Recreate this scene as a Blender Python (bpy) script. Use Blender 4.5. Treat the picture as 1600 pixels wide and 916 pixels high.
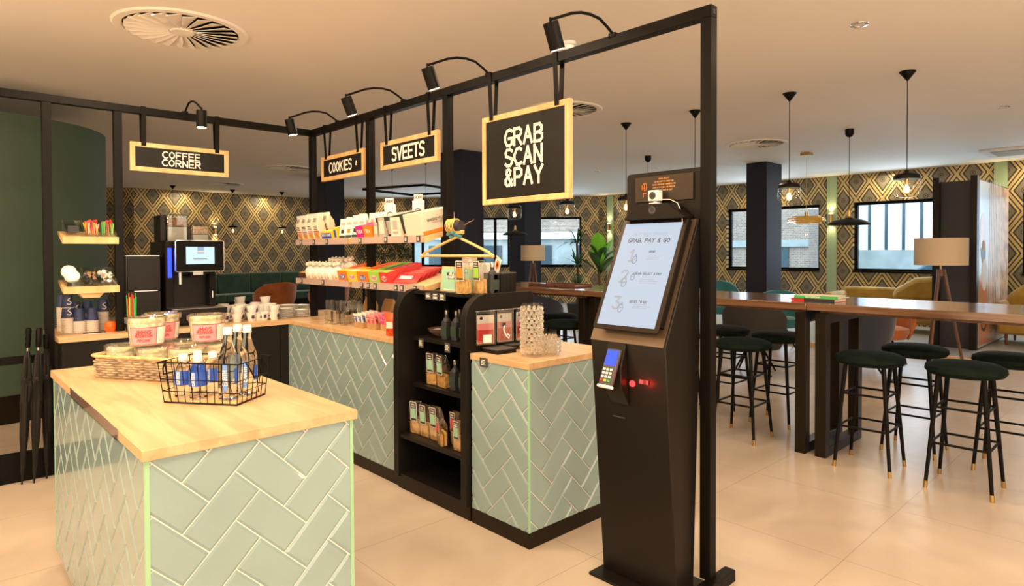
import bpy, bmesh, math, random
from mathutils import Vector, Matrix
random.seed(7)
PI = math.pi
SC = bpy.context.scene
for o in list(bpy.data.objects): bpy.data.objects.remove(o)

# ------------------------------------------------------------------ camera
cd = bpy.data.cameras.new('camera'); cam = bpy.data.objects.new('camera', cd); SC.collection.objects.link(cam)
cam.location = (0, 0, 1.46)
cd.sensor_width = 36; cd.lens = 36*990.4/1600; cd.shift_y = -(458-410.54)/1600
cd.clip_start = .05; cd.clip_end = 300
_y, _p, _r = .75235, .017436, -.003533
fw = Vector((math.sin(_y)*math.cos(_p), math.cos(_y)*math.cos(_p), -math.sin(_p)))
r0 = Vector((math.cos(_y), -math.sin(_y), 0)); u0 = r0.cross(fw)
R_ = r0*math.cos(_r)+u0*math.sin(_r); U_ = -r0*math.sin(_r)+u0*math.cos(_r)
cam.rotation_euler = Matrix((R_, U_, -fw)).transposed().to_euler()
SC.camera = cam

# ------------------------------------------------------------------ exposure and world
SC.view_settings.view_transform = 'Standard'; SC.view_settings.look = 'None'
SC.view_settings.gamma = 1; SC.view_settings.use_curve_mapping = False
SC.view_settings.exposure = 0.12
wd = bpy.data.worlds.new('world'); SC.world = wd; wd.use_nodes = True
bg = wd.node_tree.nodes['Background']; bg.inputs[0].default_value = (.72, .86, 1, 1); bg.inputs[1].default_value = 4.6

def light(kind, name, loc, energy, color=(1, .74, .48), size=.3, rot=None, target=None, spot=None, blend=.6, sy=None):
    l = bpy.data.lights.new(name, kind); l.energy = energy; l.color = color
    if kind == 'AREA':
        l.size = size
        if sy: l.shape = 'RECTANGLE'; l.size_y = sy
    else: l.shadow_soft_size = size
    if kind == 'SPOT': l.spot_size = math.radians(spot or 60); l.spot_blend = blend
    o = bpy.data.objects.new(name, l); SC.collection.objects.link(o); o.location = loc
    if target: o.rotation_euler = (Vector(target)-Vector(loc)).to_track_quat('-Z', 'Y').to_euler()
    elif rot: o.rotation_euler = rot
    return o
WARM = (1, .70, .42); SOFT = (1, .74, .48); DAY = (.66, .84, 1)
# recessed ceiling downlights of the shop and of the hall in front of it
for (x, y, e) in [(-.6, .8, 90), (1.0, .2, 70), (-.8, 3.0, 100), (1.3, 3.0, 60), (.9, 4.2, 55), (2.9, .2, 50), (3.4, 2.6, 45),
                  (4.2, 1.0, 22), (3.6, 5.4, 40), (6.9, .6, 20), (7.0, 3.6, 35), (8.0, 7.5, 40), (4.2, 9.0, 45), (10.2, 8.5, 20), (7.4, 12.5, 30), (11.6, 3.0, 30), (3.5, 13.5, 30)]:
    light('AREA', 'downlight', (x, y, 2.93), e*.40, SOFT, .35)
# warm point lights added unseen behind and beside the camera to brighten the ceiling
for (x, y, z, e) in [(-1.6, -1.2, 2.15, 70), (1.6, -1.8, 2.15, 55), (4.6, -1.9, 2.15, 28), (-1.9, 2.2, 2.2, 75), (-1.2, 4.6, 2.2, 30), (8.6, -1.8, 2.15, 18)]:
    light('POINT', 'added_ceiling_fill', (x, y, z), e*1.35, (1, .66, .36), .12)
# added area lights behind and left of the camera, filling in soft daylight
light('AREA', 'added_daylight_fill', (1.5, -3.9, 1.7), 150, (1, .92, .80), 5.5, rot=(PI/2, 0, PI), sy=1.8)
light('AREA', 'added_daylight_fill', (-3.9, .5, 1.7), 70, (1, .90, .76), 5, rot=(0, -PI/2, 0), sy=5)
# daylight coming in through the windows
for (x, y) in [(13.25, 6.16), (13.25, 3.6), (13.25, .9)]:
    light('AREA', 'window_daylight', (x, y, 1.72), 26, DAY, 1.9, rot=(0, PI/2, 0), sy=1.2)
for (x, y) in [(10.0, 14.5), (11.3, 12.9), (12.6, 11.5)]:
    light('AREA', 'window_daylight', (x, y, 1.72), 22, DAY, 1.2, target=(x-.753*3, y-.657*3, 1.5), sy=1.2)

# ------------------------------------------------------------------ mesh helpers
def nb(): return bmesh.new()
def box(bm, x0, x1, y0, y1, z0, z1):
    v = [bm.verts.new((x, y, z)) for z in (z0, z1) for y in (y0, y1) for x in (x0, x1)]
    for f in ((0, 2, 3, 1), (4, 5, 7, 6), (0, 1, 5, 4), (2, 6, 7, 3), (0, 4, 6, 2), (1, 3, 7, 5)): bm.faces.new([v[i] for i in f])
    return bm
def BX(*a): return box(nb(), *a)
def frame_of(d):
    d = Vector(d).normalized(); a = Vector((0, 0, 1)) if abs(d.z) < .9 else Vector((1, 0, 0))
    u = d.cross(a).normalized(); return u, d.cross(u).normalized()
def cyl(bm, p0, p1, r0, r1=None, n=16, cap=True):
    if r1 is None: r1 = r0
    p0, p1 = Vector(p0), Vector(p1); u, w = frame_of(p1-p0)
    A = []; B = []
    for i in range(n):
        a = 2*PI*i/n; d = u*math.cos(a)+w*math.sin(a)
        A.append(bm.verts.new(p0+d*r0)); B.append(bm.verts.new(p1+d*r1))
    for i in range(n): bm.faces.new((A[i], A[(i+1) % n], B[(i+1) % n], B[i]))
    if cap: bm.faces.new(A[::-1]); bm.faces.new(B)
    return bm
def tube(bm, pts, r, n=8, closed=False):
    P_ = [Vector(p) for p in pts]; rings = []; N = len(P_); pu = None
    for i, p in enumerate(P_):
        if closed: d = P_[(i+1) % N]-P_[i-1]
        else: d = P_[min(i+1, N-1)]-P_[max(i-1, 0)]
        d.normalize()
        if pu is None: u, w = frame_of(d)
        else:
            u = (pu-d*pu.dot(d))
            if u.length < 1e-6: u, w = frame_of(d)
            u.normalize(); w = d.cross(u)
        pu = u; rr = r[i] if isinstance(r, (list, tuple)) else r
        rings.append([bm.verts.new(p+(u*math.cos(2*PI*k/n)+w*math.sin(2*PI*k/n))*rr) for k in range(n)])
    for i in range(N if closed else N-1):
        a, b = rings[i], rings[(i+1) % N]
        for k in range(n): bm.faces.new((a[k], a[(k+1) % n], b[(k+1) % n], b[k]))
    if not closed: bm.faces.new(rings[0][::-1]); bm.faces.new(rings[-1])
    return bm
def lathe(bm, prof, n=24, c=(0, 0, 0), sx=1, sy=1):
    rings = []
    for (r, z) in prof:
        if r < 1e-6: rings.append([bm.verts.new((c[0], c[1], c[2]+z))])
        else: rings.append([bm.verts.new((c[0]+sx*r*math.cos(2*PI*k/n), c[1]+sy*r*math.sin(2*PI*k/n), c[2]+z)) for k in range(n)])
    for a, b in zip(rings, rings[1:]):
        for k in range(n):
            k2 = (k+1) % n
            if len(a) == 1 and len(b) == 1: continue
            if len(a) == 1: bm.faces.new((a[0], b[k2], b[k]))
            elif len(b) == 1: bm.faces.new((a[k], a[k2], b[0]))
            else: bm.faces.new((a[k], a[k2], b[k2], b[k]))
    return bm
def prism(bm, pts, axis, a0, a1):
    def q(p, a): return {'x': (a, p[0], p[1]), 'y': (p[0], a, p[1]), 'z': (p[0], p[1], a)}[axis]
    A = [bm.verts.new(q(p, a0)) for p in pts]; B = [bm.verts.new(q(p, a1)) for p in pts]; n = len(pts)
    for i in range(n): bm.faces.new((A[i], A[(i+1) % n], B[(i+1) % n], B[i]))
    bm.faces.new(A[::-1]); bm.faces.new(B); return bm
def sph(bm, c, r, s=(1, 1, 1), n=16, m=10):
    return lathe_s(bm, c, r, s, n, m)
def lathe_s(bm, c, r, s, n, m):
    v0 = len(bm.verts)
    lathe(bm, [(r*math.sin(PI*i/m), -r*math.cos(PI*i/m)) for i in range(m+1)], n)
    bm.verts.ensure_lookup_table()
    for v in bm.verts[v0:]: v.co = Vector((v.co.x*s[0]+c[0], v.co.y*s[1]+c[1], v.co.z*s[2]+c[2]))
    return bm
def quad(bm, *p): bm.faces.new([bm.verts.new(q) for q in p]); return bm
def rrect(w, h, r, n=5, cx=0, cy=0):
    o = []
    for (sx, sy, a0) in ((1, 1, 0), (-1, 1, PI/2), (-1, -1, PI), (1, -1, 3*PI/2)):
        for i in range(n+1):
            a = a0+PI/2*i/n; o.append((cx+sx*(w/2-r)+r*math.cos(a), cy+sy*(h/2-r)+r*math.sin(a)))
    return o
def moved(bm, M_): bm.transform(M_); return bm
def TR(x, y, z): return Matrix.Translation((x, y, z))
def RX(a): return Matrix.Rotation(a, 4, 'X')
def RY(a): return Matrix.Rotation(a, 4, 'Y')
def RZ(a): return Matrix.Rotation(a, 4, 'Z')

def mesh_of(name, bm, m, smooth=True, uv=None, recalc=True):
    if recalc: bmesh.ops.recalc_face_normals(bm, faces=bm.faces)
    me = bpy.data.meshes.new(name)
    if uv:
        L = bm.loops.layers.uv.new('uv')
        for f in bm.faces:
            for l in f.loops: l[L].uv = (l.vert.co.x*uv[0]+l.vert.co.y*uv[1], l.vert.co.z)
    bm.to_mesh(me); bm.free(); me.materials.append(m)
    if smooth:
        for p in me.polygons: p.use_smooth = True
        me.set_sharp_from_angle(angle=math.radians(38))
    return me
def obj(name, bm, m, parent=None, bev=0, smooth=True, uv=None, label=None, recalc=True):
    o = bpy.data.objects.new(name, mesh_of(name, bm, m, smooth, uv, recalc)); SC.collection.objects.link(o)
    if parent: o.parent = parent
    if bev:
        b = o.modifiers.new('b', 'BEVEL'); b.width = bev; b.segments = 2; b.limit_method = 'ANGLE'; b.angle_limit = math.radians(40)
    if label: o['label'] = label
    return o
def tag(o, label, cat, group=None):
    o['label'] = label; o['category'] = cat
    if group: o['group'] = group
    return o
def thing(name, label, cat, loc=(0, 0, 0), rot=(0, 0, 0), group=None):
    o = bpy.data.objects.new(name, None); o.empty_display_size = .05; SC.collection.objects.link(o)
    o.location = loc; o.rotation_euler = rot; return tag(o, label, cat, group)
def place(o, loc, rot=(0, 0, 0)): o.location = loc; o.rotation_euler = rot; return o
def struct(name, bm, m, parent=None, **k):
    o = obj(name, bm, m, parent, **k)
    if not parent: o['kind'] = 'structure'
    return o
def dup(o, loc=None, rot=None, label=None, group=None, parent=None):
    c = o.copy(); SC.collection.objects.link(c)
    if parent: c.parent = parent
    if loc is not None: c.location = loc
    if rot is not None: c.rotation_euler = rot
    if label: c['label'] = label
    if group: c['group'] = group
    for ch in list(o.children): dup(ch, parent=c)
    return c
ORD = ['topmost', 'second from the top', 'third from the top', 'fourth from the top', 'fifth from the top', 'sixth from the top', 'seventh from the top', 'eighth from the top', 'ninth from the top']

# ------------------------------------------------------------------ materials
def mat(name, col, rough=.5, metal=0, em=0, emcol=None, trans=0, alpha=1, ior=1.45, coat=0, noise=0, nscale=20, bump=0, sheen=0, spec=.5):
    m = bpy.data.materials.new(name); m.use_nodes = True; nt = m.node_tree; b = nt.nodes['Principled BSDF']
    c = tuple(col)+(1,)
    b.inputs['Base Color'].default_value = c; b.inputs['Roughness'].default_value = rough; b.inputs['Metallic'].default_value = metal
    b.inputs['IOR'].default_value = ior; b.inputs['Specular IOR Level'].default_value = spec; b.inputs['Transmission Weight'].default_value = trans; b.inputs['Alpha'].default_value = alpha
    b.inputs['Coat Weight'].default_value = coat; b.inputs['Sheen Weight'].default_value = sheen
    if em: b.inputs['Emission Color'].default_value = tuple(emcol or col)+(1,); b.inputs['Emission Strength'].default_value = em
    if noise or bump:
        tc = nt.nodes.new('ShaderNodeTexCoord'); n = nt.nodes.new('ShaderNodeTexNoise'); n.inputs['Scale'].default_value = nscale; n.inputs['Detail'].default_value = 4
        nt.links.new(tc.outputs['Object'], n.inputs['Vector'])
        if noise:
            r = nt.nodes.new('ShaderNodeValToRGB'); r.color_ramp.elements[0].position = .3; r.color_ramp.elements[1].position = .7
            r.color_ramp.elements[0].color = tuple(x*(1-noise) for x in col)+(1,); r.color_ramp.elements[1].color = tuple(min(1, x*(1+noise)) for x in col)+(1,)
            nt.links.new(n.outputs['Fac'], r.inputs['Fac']); nt.links.new(r.outputs['Color'], b.inputs['Base Color'])
        if bump:
            bp = nt.nodes.new('ShaderNodeBump'); bp.inputs['Strength'].default_value = bump; bp.inputs['Distance'].default_value = .01
            nt.links.new(n.outputs['Fac'], bp.inputs['Height']); nt.links.new(bp.outputs['Normal'], b.inputs['Normal'])
    return m
def thin(name, col=(1, 1, 1), refl=.12, tint=.9):
    m = bpy.data.materials.new(name); m.use_nodes = True; nt = m.node_tree; nt.nodes.clear()
    o = nt.nodes.new('ShaderNodeOutputMaterial'); mx = nt.nodes.new('ShaderNodeMixShader'); t = nt.nodes.new('ShaderNodeBsdfTransparent'); g = nt.nodes.new('ShaderNodeBsdfGlossy')
    t.inputs[0].default_value = tuple(c*tint for c in col)+(1,); g.inputs['Roughness'].default_value = .03; g.inputs[0].default_value = (1, 1, 1, 1)
    lw = nt.nodes.new('ShaderNodeLayerWeight'); lw.inputs['Blend'].default_value = .25
    mp = nt.nodes.new('ShaderNodeMapRange'); mp.inputs['To Min'].default_value = refl*.35; mp.inputs['To Max'].default_value = min(1, refl*4)
    nt.links.new(lw.outputs['Facing'], mp.inputs['Value']); nt.links.new(mp.outputs[0], mx.inputs[0])
    nt.links.new(t.outputs[0], mx.inputs[1]); nt.links.new(g.outputs[0], mx.inputs[2]); nt.links.new(mx.outputs[0], o.inputs[0])
    return m
def wood(name, c1, c2, scale=(1, 12, 12), rough=.4, coat=0, detail=6, sc=2.2):
    m = bpy.data.materials.new(name); m.use_nodes = True; nt = m.node_tree; b = nt.nodes['Principled BSDF']; b.inputs['Roughness'].default_value = rough; b.inputs['Coat Weight'].default_value = coat
    b.inputs['Coat Roughness'].default_value = .12
    tc = nt.nodes.new('ShaderNodeTexCoord'); mp = nt.nodes.new('ShaderNodeMapping'); mp.inputs['Scale'].default_value = scale
    n = nt.nodes.new('ShaderNodeTexNoise'); n.inputs['Scale'].default_value = sc; n.inputs['Detail'].default_value = detail; n.inputs['Distortion'].default_value = .6
    r = nt.nodes.new('ShaderNodeValToRGB'); r.color_ramp.elements[0].position = .35; r.color_ramp.elements[1].position = .65
    r.color_ramp.elements[0].color = c1+(1,); r.color_ramp.elements[1].color = c2+(1,)
    nt.links.new(tc.outputs['Object'], mp.inputs[0]); nt.links.new(mp.outputs[0], n.inputs['Vector']); nt.links.new(n.outputs['Fac'], r.inputs['Fac']); nt.links.new(r.outputs['Color'], b.inputs['Base Color'])
    return m
def N(nt, op, a, b=None):
    n = nt.nodes.new('ShaderNodeMath'); n.operation = op
    for i, x in enumerate((a, b)):
        if x is None: continue
        if isinstance(x, (int, float)): n.inputs[i].default_value = x
        else: nt.links.new(x, n.inputs[i])
    return n.outputs[0]
def wallpaper():
    m = bpy.data.materials.new('diamond_wallpaper'); m.use_nodes = True; nt = m.node_tree; b = nt.nodes['Principled BSDF']
    tc = nt.nodes.new('ShaderNodeTexCoord'); s = nt.nodes.new('ShaderNodeSeparateXYZ'); nt.links.new(tc.outputs['UV'], s.inputs[0])
    u = N(nt, 'DIVIDE', s.outputs[0], .47); v = N(nt, 'DIVIDE', s.outputs[1], .70)
    p = N(nt, 'FRACT', N(nt, 'ADD', N(nt, 'ADD', u, v), 100)); q = N(nt, 'FRACT', N(nt, 'ADD', N(nt, 'SUBTRACT', u, v), 100))
    def tri(x): return N(nt, 'MINIMUM', x, N(nt, 'SUBTRACT', 1, x))
    mm = N(nt, 'MINIMUM', tri(p), tri(q))
    r = nt.nodes.new('ShaderNodeValToRGB'); r.color_ramp.interpolation = 'CONSTANT'
    G = (.56, .42, .19, 1); K = (.035, .024, .018, 1); F = (.17, .145, .095, 1)
    e = r.color_ramp.elements; e[0].position = 0; e[0].color = G; e[1].position = .052; e[1].color = K
    for pos, c in ((.105, G), (.178, K), (.238, F)): x = e.new(pos); x.color = c
    nt.links.new(mm, r.inputs['Fac'])
    # medallion in the middle of each diamond, centre where both fractions are one half
    du = N(nt, 'MULTIPLY', N(nt, 'SUBTRACT', N(nt, 'ADD', p, q), 1), .235); dv = N(nt, 'MULTIPLY', N(nt, 'SUBTRACT', p, q), .35)
    d = N(nt, 'SQRT', N(nt, 'ADD', N(nt, 'MULTIPLY', du, du), N(nt, 'MULTIPLY', dv, dv)))
    r2 = nt.nodes.new('ShaderNodeValToRGB'); r2.color_ramp.interpolation = 'CONSTANT'; e = r2.color_ramp.elements
    e[0].position = 0; e[0].color = (1, 1, 1, 1); e[1].position = .015; e[1].color = (0, 0, 0, 1)
    for pos, c in ((.03, 1), (.042, 0)): x = e.new(pos); x.color = (c, c, c, 1)
    nt.links.new(d, r2.inputs['Fac'])
    mx = nt.nodes.new('ShaderNodeMixRGB'); nt.links.new(r2.outputs['Color'], mx.inputs[0]); nt.links.new(r.outputs['Color'], mx.inputs[1]); mx.inputs[2].default_value = (.045, .035, .025, 1)
    nt.links.new(mx.outputs[0], b.inputs['Base Color']); b.inputs['Roughness'].default_value = .42
    gr = N(nt, 'GREATER_THAN', .052, mm); nt.links.new(N(nt, 'MULTIPLY', gr, .4), b.inputs['Metallic'])
    return m
def floor_mat():
    m = bpy.data.materials.new('large_cream_tiles'); m.use_nodes = True; nt = m.node_tree; b = nt.nodes['Principled BSDF']
    tc = nt.nodes.new('ShaderNodeTexCoord'); s = nt.nodes.new('ShaderNodeSeparateXYZ'); nt.links.new(tc.outputs['Object'], s.inputs[0])
    fx = N(nt, 'FRACT', N(nt, 'ADD', N(nt, 'DIVIDE', N(nt, 'SUBTRACT', s.outputs[0], 1.5), .833), 50)); fy = N(nt, 'FRACT', N(nt, 'ADD', N(nt, 'DIVIDE', N(nt, 'SUBTRACT', s.outputs[1], 1.10), .833), 50))
    def tri(x): return N(nt, 'MINIMUM', x, N(nt, 'SUBTRACT', 1, x))
    g = N(nt, 'LESS_THAN', N(nt, 'MINIMUM', tri(fx), tri(fy)), .0022)
    n = nt.nodes.new('ShaderNodeTexNoise'); n.inputs['Scale'].default_value = 1.6; n.inputs['Detail'].default_value = 8; n.inputs['Distortion'].default_value = 1.2
    nt.links.new(tc.outputs['Object'], n.inputs['Vector'])
    r = nt.nodes.new('ShaderNodeValToRGB'); r.color_ramp.elements[0].position = .3; r.color_ramp.elements[1].position = .72
    r.color_ramp.elements[0].color = (.44, .365, .295, 1); r.color_ramp.elements[1].color = (.56, .475, .39, 1)
    nt.links.new(n.outputs['Fac'], r.inputs['Fac'])
    mx = nt.nodes.new('ShaderNodeMixRGB'); nt.links.new(g, mx.inputs[0]); nt.links.new(r.outputs['Color'], mx.inputs[1]); mx.inputs[2].default_value = (.27, .23, .19, 1)
    nt.links.new(mx.outputs[0], b.inputs['Base Color']); b.inputs['Roughness'].default_value = .30
    return m
M = dict(
 floor=floor_mat(), paper=wallpaper(),
 ceiling=mat('ceiling_paint', (.88, .84, .78), .8), white=mat('white_paint', (.8, .78, .74), .6),
 black=mat('black_powder_coat', (.0045, .0036, .003), .40, noise=.2, nscale=60, spec=.15), blackm=mat('matt_black_board', (.0075, .006, .005), .42, noise=.15, nscale=8, spec=.3),
 kick=mat('bronze_black_kickboard', (.020, .014, .009), .35, .5, spec=.3), kiosk=mat('kiosk_black_metal', (.010, .0075, .006), .36, .2, spec=.3),
 bronze=mat('satin_bronze_face', (.15, .105, .072), .38, .6),
 green=mat('dark_green_wall', (.055, .085, .058), .6, spec=.3), greenv=mat('green_velvet', (.02, .06, .035), .8, sheen=.4, noise=.3, nscale=6),
 sage=mat('sage_paint', (.32, .42, .27), .5), navy=mat('navy_column', (.016, .018, .032), .6, spec=.3),
 oak=wood('oak_worktop', (.50, .315, .16), (.64, .44, .25), (9, 1, 9), .35), oakx=wood('oak_worktop_long_x', (.50, .315, .16), (.64, .44, .25), (1, 9, 9), .35),
 pine=wood('light_wood_frame', (.62, .37, .15), (.78, .52, .25), (6, 6, 1.5), .45),
 walnut=wood('walnut_table', (.10, .050, .026), (.19, .100, .052), (14, .9, 14), .2, .6), dwood=wood('dark_brown_wood', (.09, .035, .018), (.17, .07, .035), (8, 8, 1), .4),
 tile=mat('sage_glazed_tile', (.25, .36, .37), .12, coat=.3, noise=.06, nscale=3), grout=mat('pale_grout', (.75, .74, .68), .6), gtrim=mat('mint_edge_trim', (.30, .55, .34), .35),
 chalk=mat('chalkboard', (.008, .007, .006), .5, spec=.3), chalkw=mat('chalk_white', (.86, .82, .74), .8),
 steel=mat('brushed_steel', (.6, .58, .55), .28, 1), chrome=mat('chrome', (.8, .8, .8), .1, 1), brass=mat('brass', (.55, .36, .14), .3, 1), gold=mat('gold_wood', (.72, .50, .18), .35, .2),
 wwhite=mat('white_porcelain', (.80, .78, .74), .18), plast=mat('white_plastic', (.85, .85, .84), .35),
 velvet=mat('dark_green_seat_velvet', (.004, .010, .008), .8, spec=.15, noise=.35, nscale=14), orange=mat('rust_velvet', (.42, .11, .02), .7, sheen=.4, noise=.25, nscale=5), yellow=mat('mustard_velvet', (.36, .22, .03), .7, sheen=.4, noise=.25, nscale=5),
 bluev=mat('midnight_blue_fabric', (.018, .026, .05), .75, sheen=.3), greyv=mat('charcoal_fabric', (.035, .033, .032), .8), teal=mat('teal_velvet', (.01, .17, .20), .6, sheen=.4),
 glass=mat('crystal_glass', (1, .98, .94), .04, trans=.9, ior=1.42), waterm=mat('bottled_water', (.96, .98, 1), .0, trans=1, ior=1.2), thin=thin('thin_glass', (1, .99, .96), .07, .99), pane=thin('window_glass', (.95, 1, 1), .05, .97), film=thin('clear_plastic_film', (1, 1, 1), .22, .93), acr=thin('clear_acrylic', (.93, .98, .95), .16, .85),
 water=thin('clear_bottle_plastic', (.97, .99, 1), .14, .97),
 noticem=mat('brown_notice_card', (.040, .028, .018), .35, .3), bulbglass=mat('glowing_bulb_glass', (1, .6, .25), .3, em=7, emcol=(1, .50, .16)), bulb=mat('lamp_filament', (1, .62, .25), .4, em=60, emcol=(1, .52, .18)), glow=mat('spot_lens', (1, .8, .5), .4, em=25, emcol=(1, .8, .5)), sconce=mat('sconce_lens', (1, .8, .4), .4, em=14, emcol=(1, .82, .45)),
 scr=mat('kiosk_screen_glow', (.02, .02, .02), .55, em=.72, emcol=(.62, .76, .95)), scr2=mat('coffee_screen_glow', (.02, .02, .02), .3, em=1.0, emcol=(.62, .85, .95)), blueled=mat('blue_led', (0, .02, .4), .3, em=3, emcol=(.01, .03, 1)), redled=mat('red_led', (.5, 0, 0), .3, em=6, emcol=(1, .02, .02)),
 ink=mat('dark_ink', (.03, .03, .04), .5), greyink=mat('pale_grey_ink', (.08, .09, .10), .6, em=.5, emcol=(.50, .60, .72)), gold_ink=mat('orange_print', (.75, .36, .12), .5),
 blue=mat('cup_blue', (.03, .05, .14), .5), cupw=mat('cup_rim_paper', (.68, .62, .55), .6), navyl=mat('navy_mark', (.035, .03, .09), .4),
 red=mat('red_plastic', (.6, .03, .02), .4), redp=mat('red_print', (.62, .05, .05), .5), grn=mat('green_plastic', (.05, .5, .12), .4), orp=mat('orange_plastic', (.85, .12, .01), .35),
 redorange=mat('red_orange_foil', (.75, .09, .02), .3, noise=.5, nscale=30), pink=mat('pink_label', (.80, .30, .33), .5), pinkp=mat('pink_print', (.75, .12, .35), .45), mag=mat('magenta_card', (.55, .02, .22), .4), orb=mat('orange_card', (.90, .22, .02), .4), yel=mat('yellow_card', (.90, .60, .03), .4),
 lime=mat('lime_green_card', (.32, .58, .08), .4), mint=mat('mint_card', (.30, .55, .40), .5), bblue=mat('bright_blue_label', (.03, .10, .52), .4), lblue=mat('light_blue_label', (.16, .32, .75), .4), cream=mat('cream_paper', (.70, .63, .53), .6),
 kraft=mat('kraft_paper', (.42, .25, .11), .7, noise=.12), choc=mat('chocolate_brown', (.07, .028, .014), .5), grey=mat('grey_card', (.42, .38, .35), .55), dgreen=mat('dark_green_card', (.03, .05, .04), .5), greyd=mat('dark_grey_label', (.06, .06, .065), .5),
 cookie=mat('cookie_brown', (.62, .32, .10), .6, noise=.5, nscale=45), straw=mat('cheese_straws', (.78, .48, .16), .6, noise=.3, nscale=40), popcorn=mat('popcorn', (.88, .80, .56), .7, noise=.25, nscale=60, bump=.8), bean=mat('coffee_beans', (.22, .09, .04), .5, noise=.6, nscale=70), bean2=mat('pale_powder', (.42, .27, .20), .6, noise=.5, nscale=70),
 holder=mat('rosy_plastic_holder', (.46, .34, .30), .35), bezel=mat('black_glass_bezel', (.003, .003, .003), .5, spec=.12), wicker=mat('wicker', (.36, .27, .18), .7, noise=.4, nscale=25), wickd=mat('wicker_light', (.62, .42, .20), .6, noise=.3, nscale=30), tub=thin('translucent_tub', (1, .97, .92), .30, .85), umb=mat('umbrella_fabric', (.008, .007, .006), .45, sheen=.05, spec=.3), shade=mat('fabric_lampshade', (.62, .50, .36), .8), amber=mat('amber_glass', (.62, .38, .07), .15, trans=.4, em=.08, emcol=(.85, .5, .05)),
 leaf=mat('fresh_green_leaf', (.18, .60, .04), .4, noise=.3, nscale=4), dleaf=mat('dark_green_leaf', (.03, .12, .025), .5, noise=.4, nscale=6), bleaf=mat('bonsai_leaf', (.018, .035, .012), .7), bark=mat('bark', (.10, .06, .04), .8), pot=mat('dark_pot', (.03, .03, .03), .5),
 brick=None, concrete=mat('weathered_concrete', (.33, .37, .37), .8, noise=.2, nscale=1.5), facade=mat('white_render_facade', (.78, .84, .90), .8, noise=.06, nscale=2), slit=mat('dark_slit_glass', (.05, .08, .10), .2), asphalt=mat('street_asphalt', (.22, .25, .26), .8), carp=mat('dark_car_paint', (.02, .04, .07), .15, .3), carg=mat('car_glass', (.05, .10, .14), .05),
 vinyl=mat('pale_platform_floor', (.52, .54, .54), .25), led=mat('warm_led', (1, .7, .4), .4, em=2), skin=mat('printed_orange_figure', (.62, .24, .12), .3), skyp=mat('printed_pale_blue', (.50, .58, .62), .3), print_=mat('printed_warm_stripes', (.50, .30, .18), .3, noise=.5, nscale=6),
)
def brick():
    m = bpy.data.materials.new('old_brickwork'); m.use_nodes = True; nt = m.node_tree; b = nt.nodes['Principled BSDF']; b.inputs['Roughness'].default_value = .9
    tc = nt.nodes.new('ShaderNodeTexCoord'); t = nt.nodes.new('ShaderNodeTexBrick'); t.inputs['Scale'].default_value = 4; t.inputs['Color1'].default_value = (.24, .16, .12, 1); t.inputs['Color2'].default_value = (.34, .26, .21, 1); t.inputs['Mortar'].default_value = (.40, .40, .38, 1)
    nt.links.new(tc.outputs['UV'], t.inputs['Vector']); nt.links.new(t.outputs['Color'], b.inputs['Base Color']); return m
M['brick'] = brick()

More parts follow.
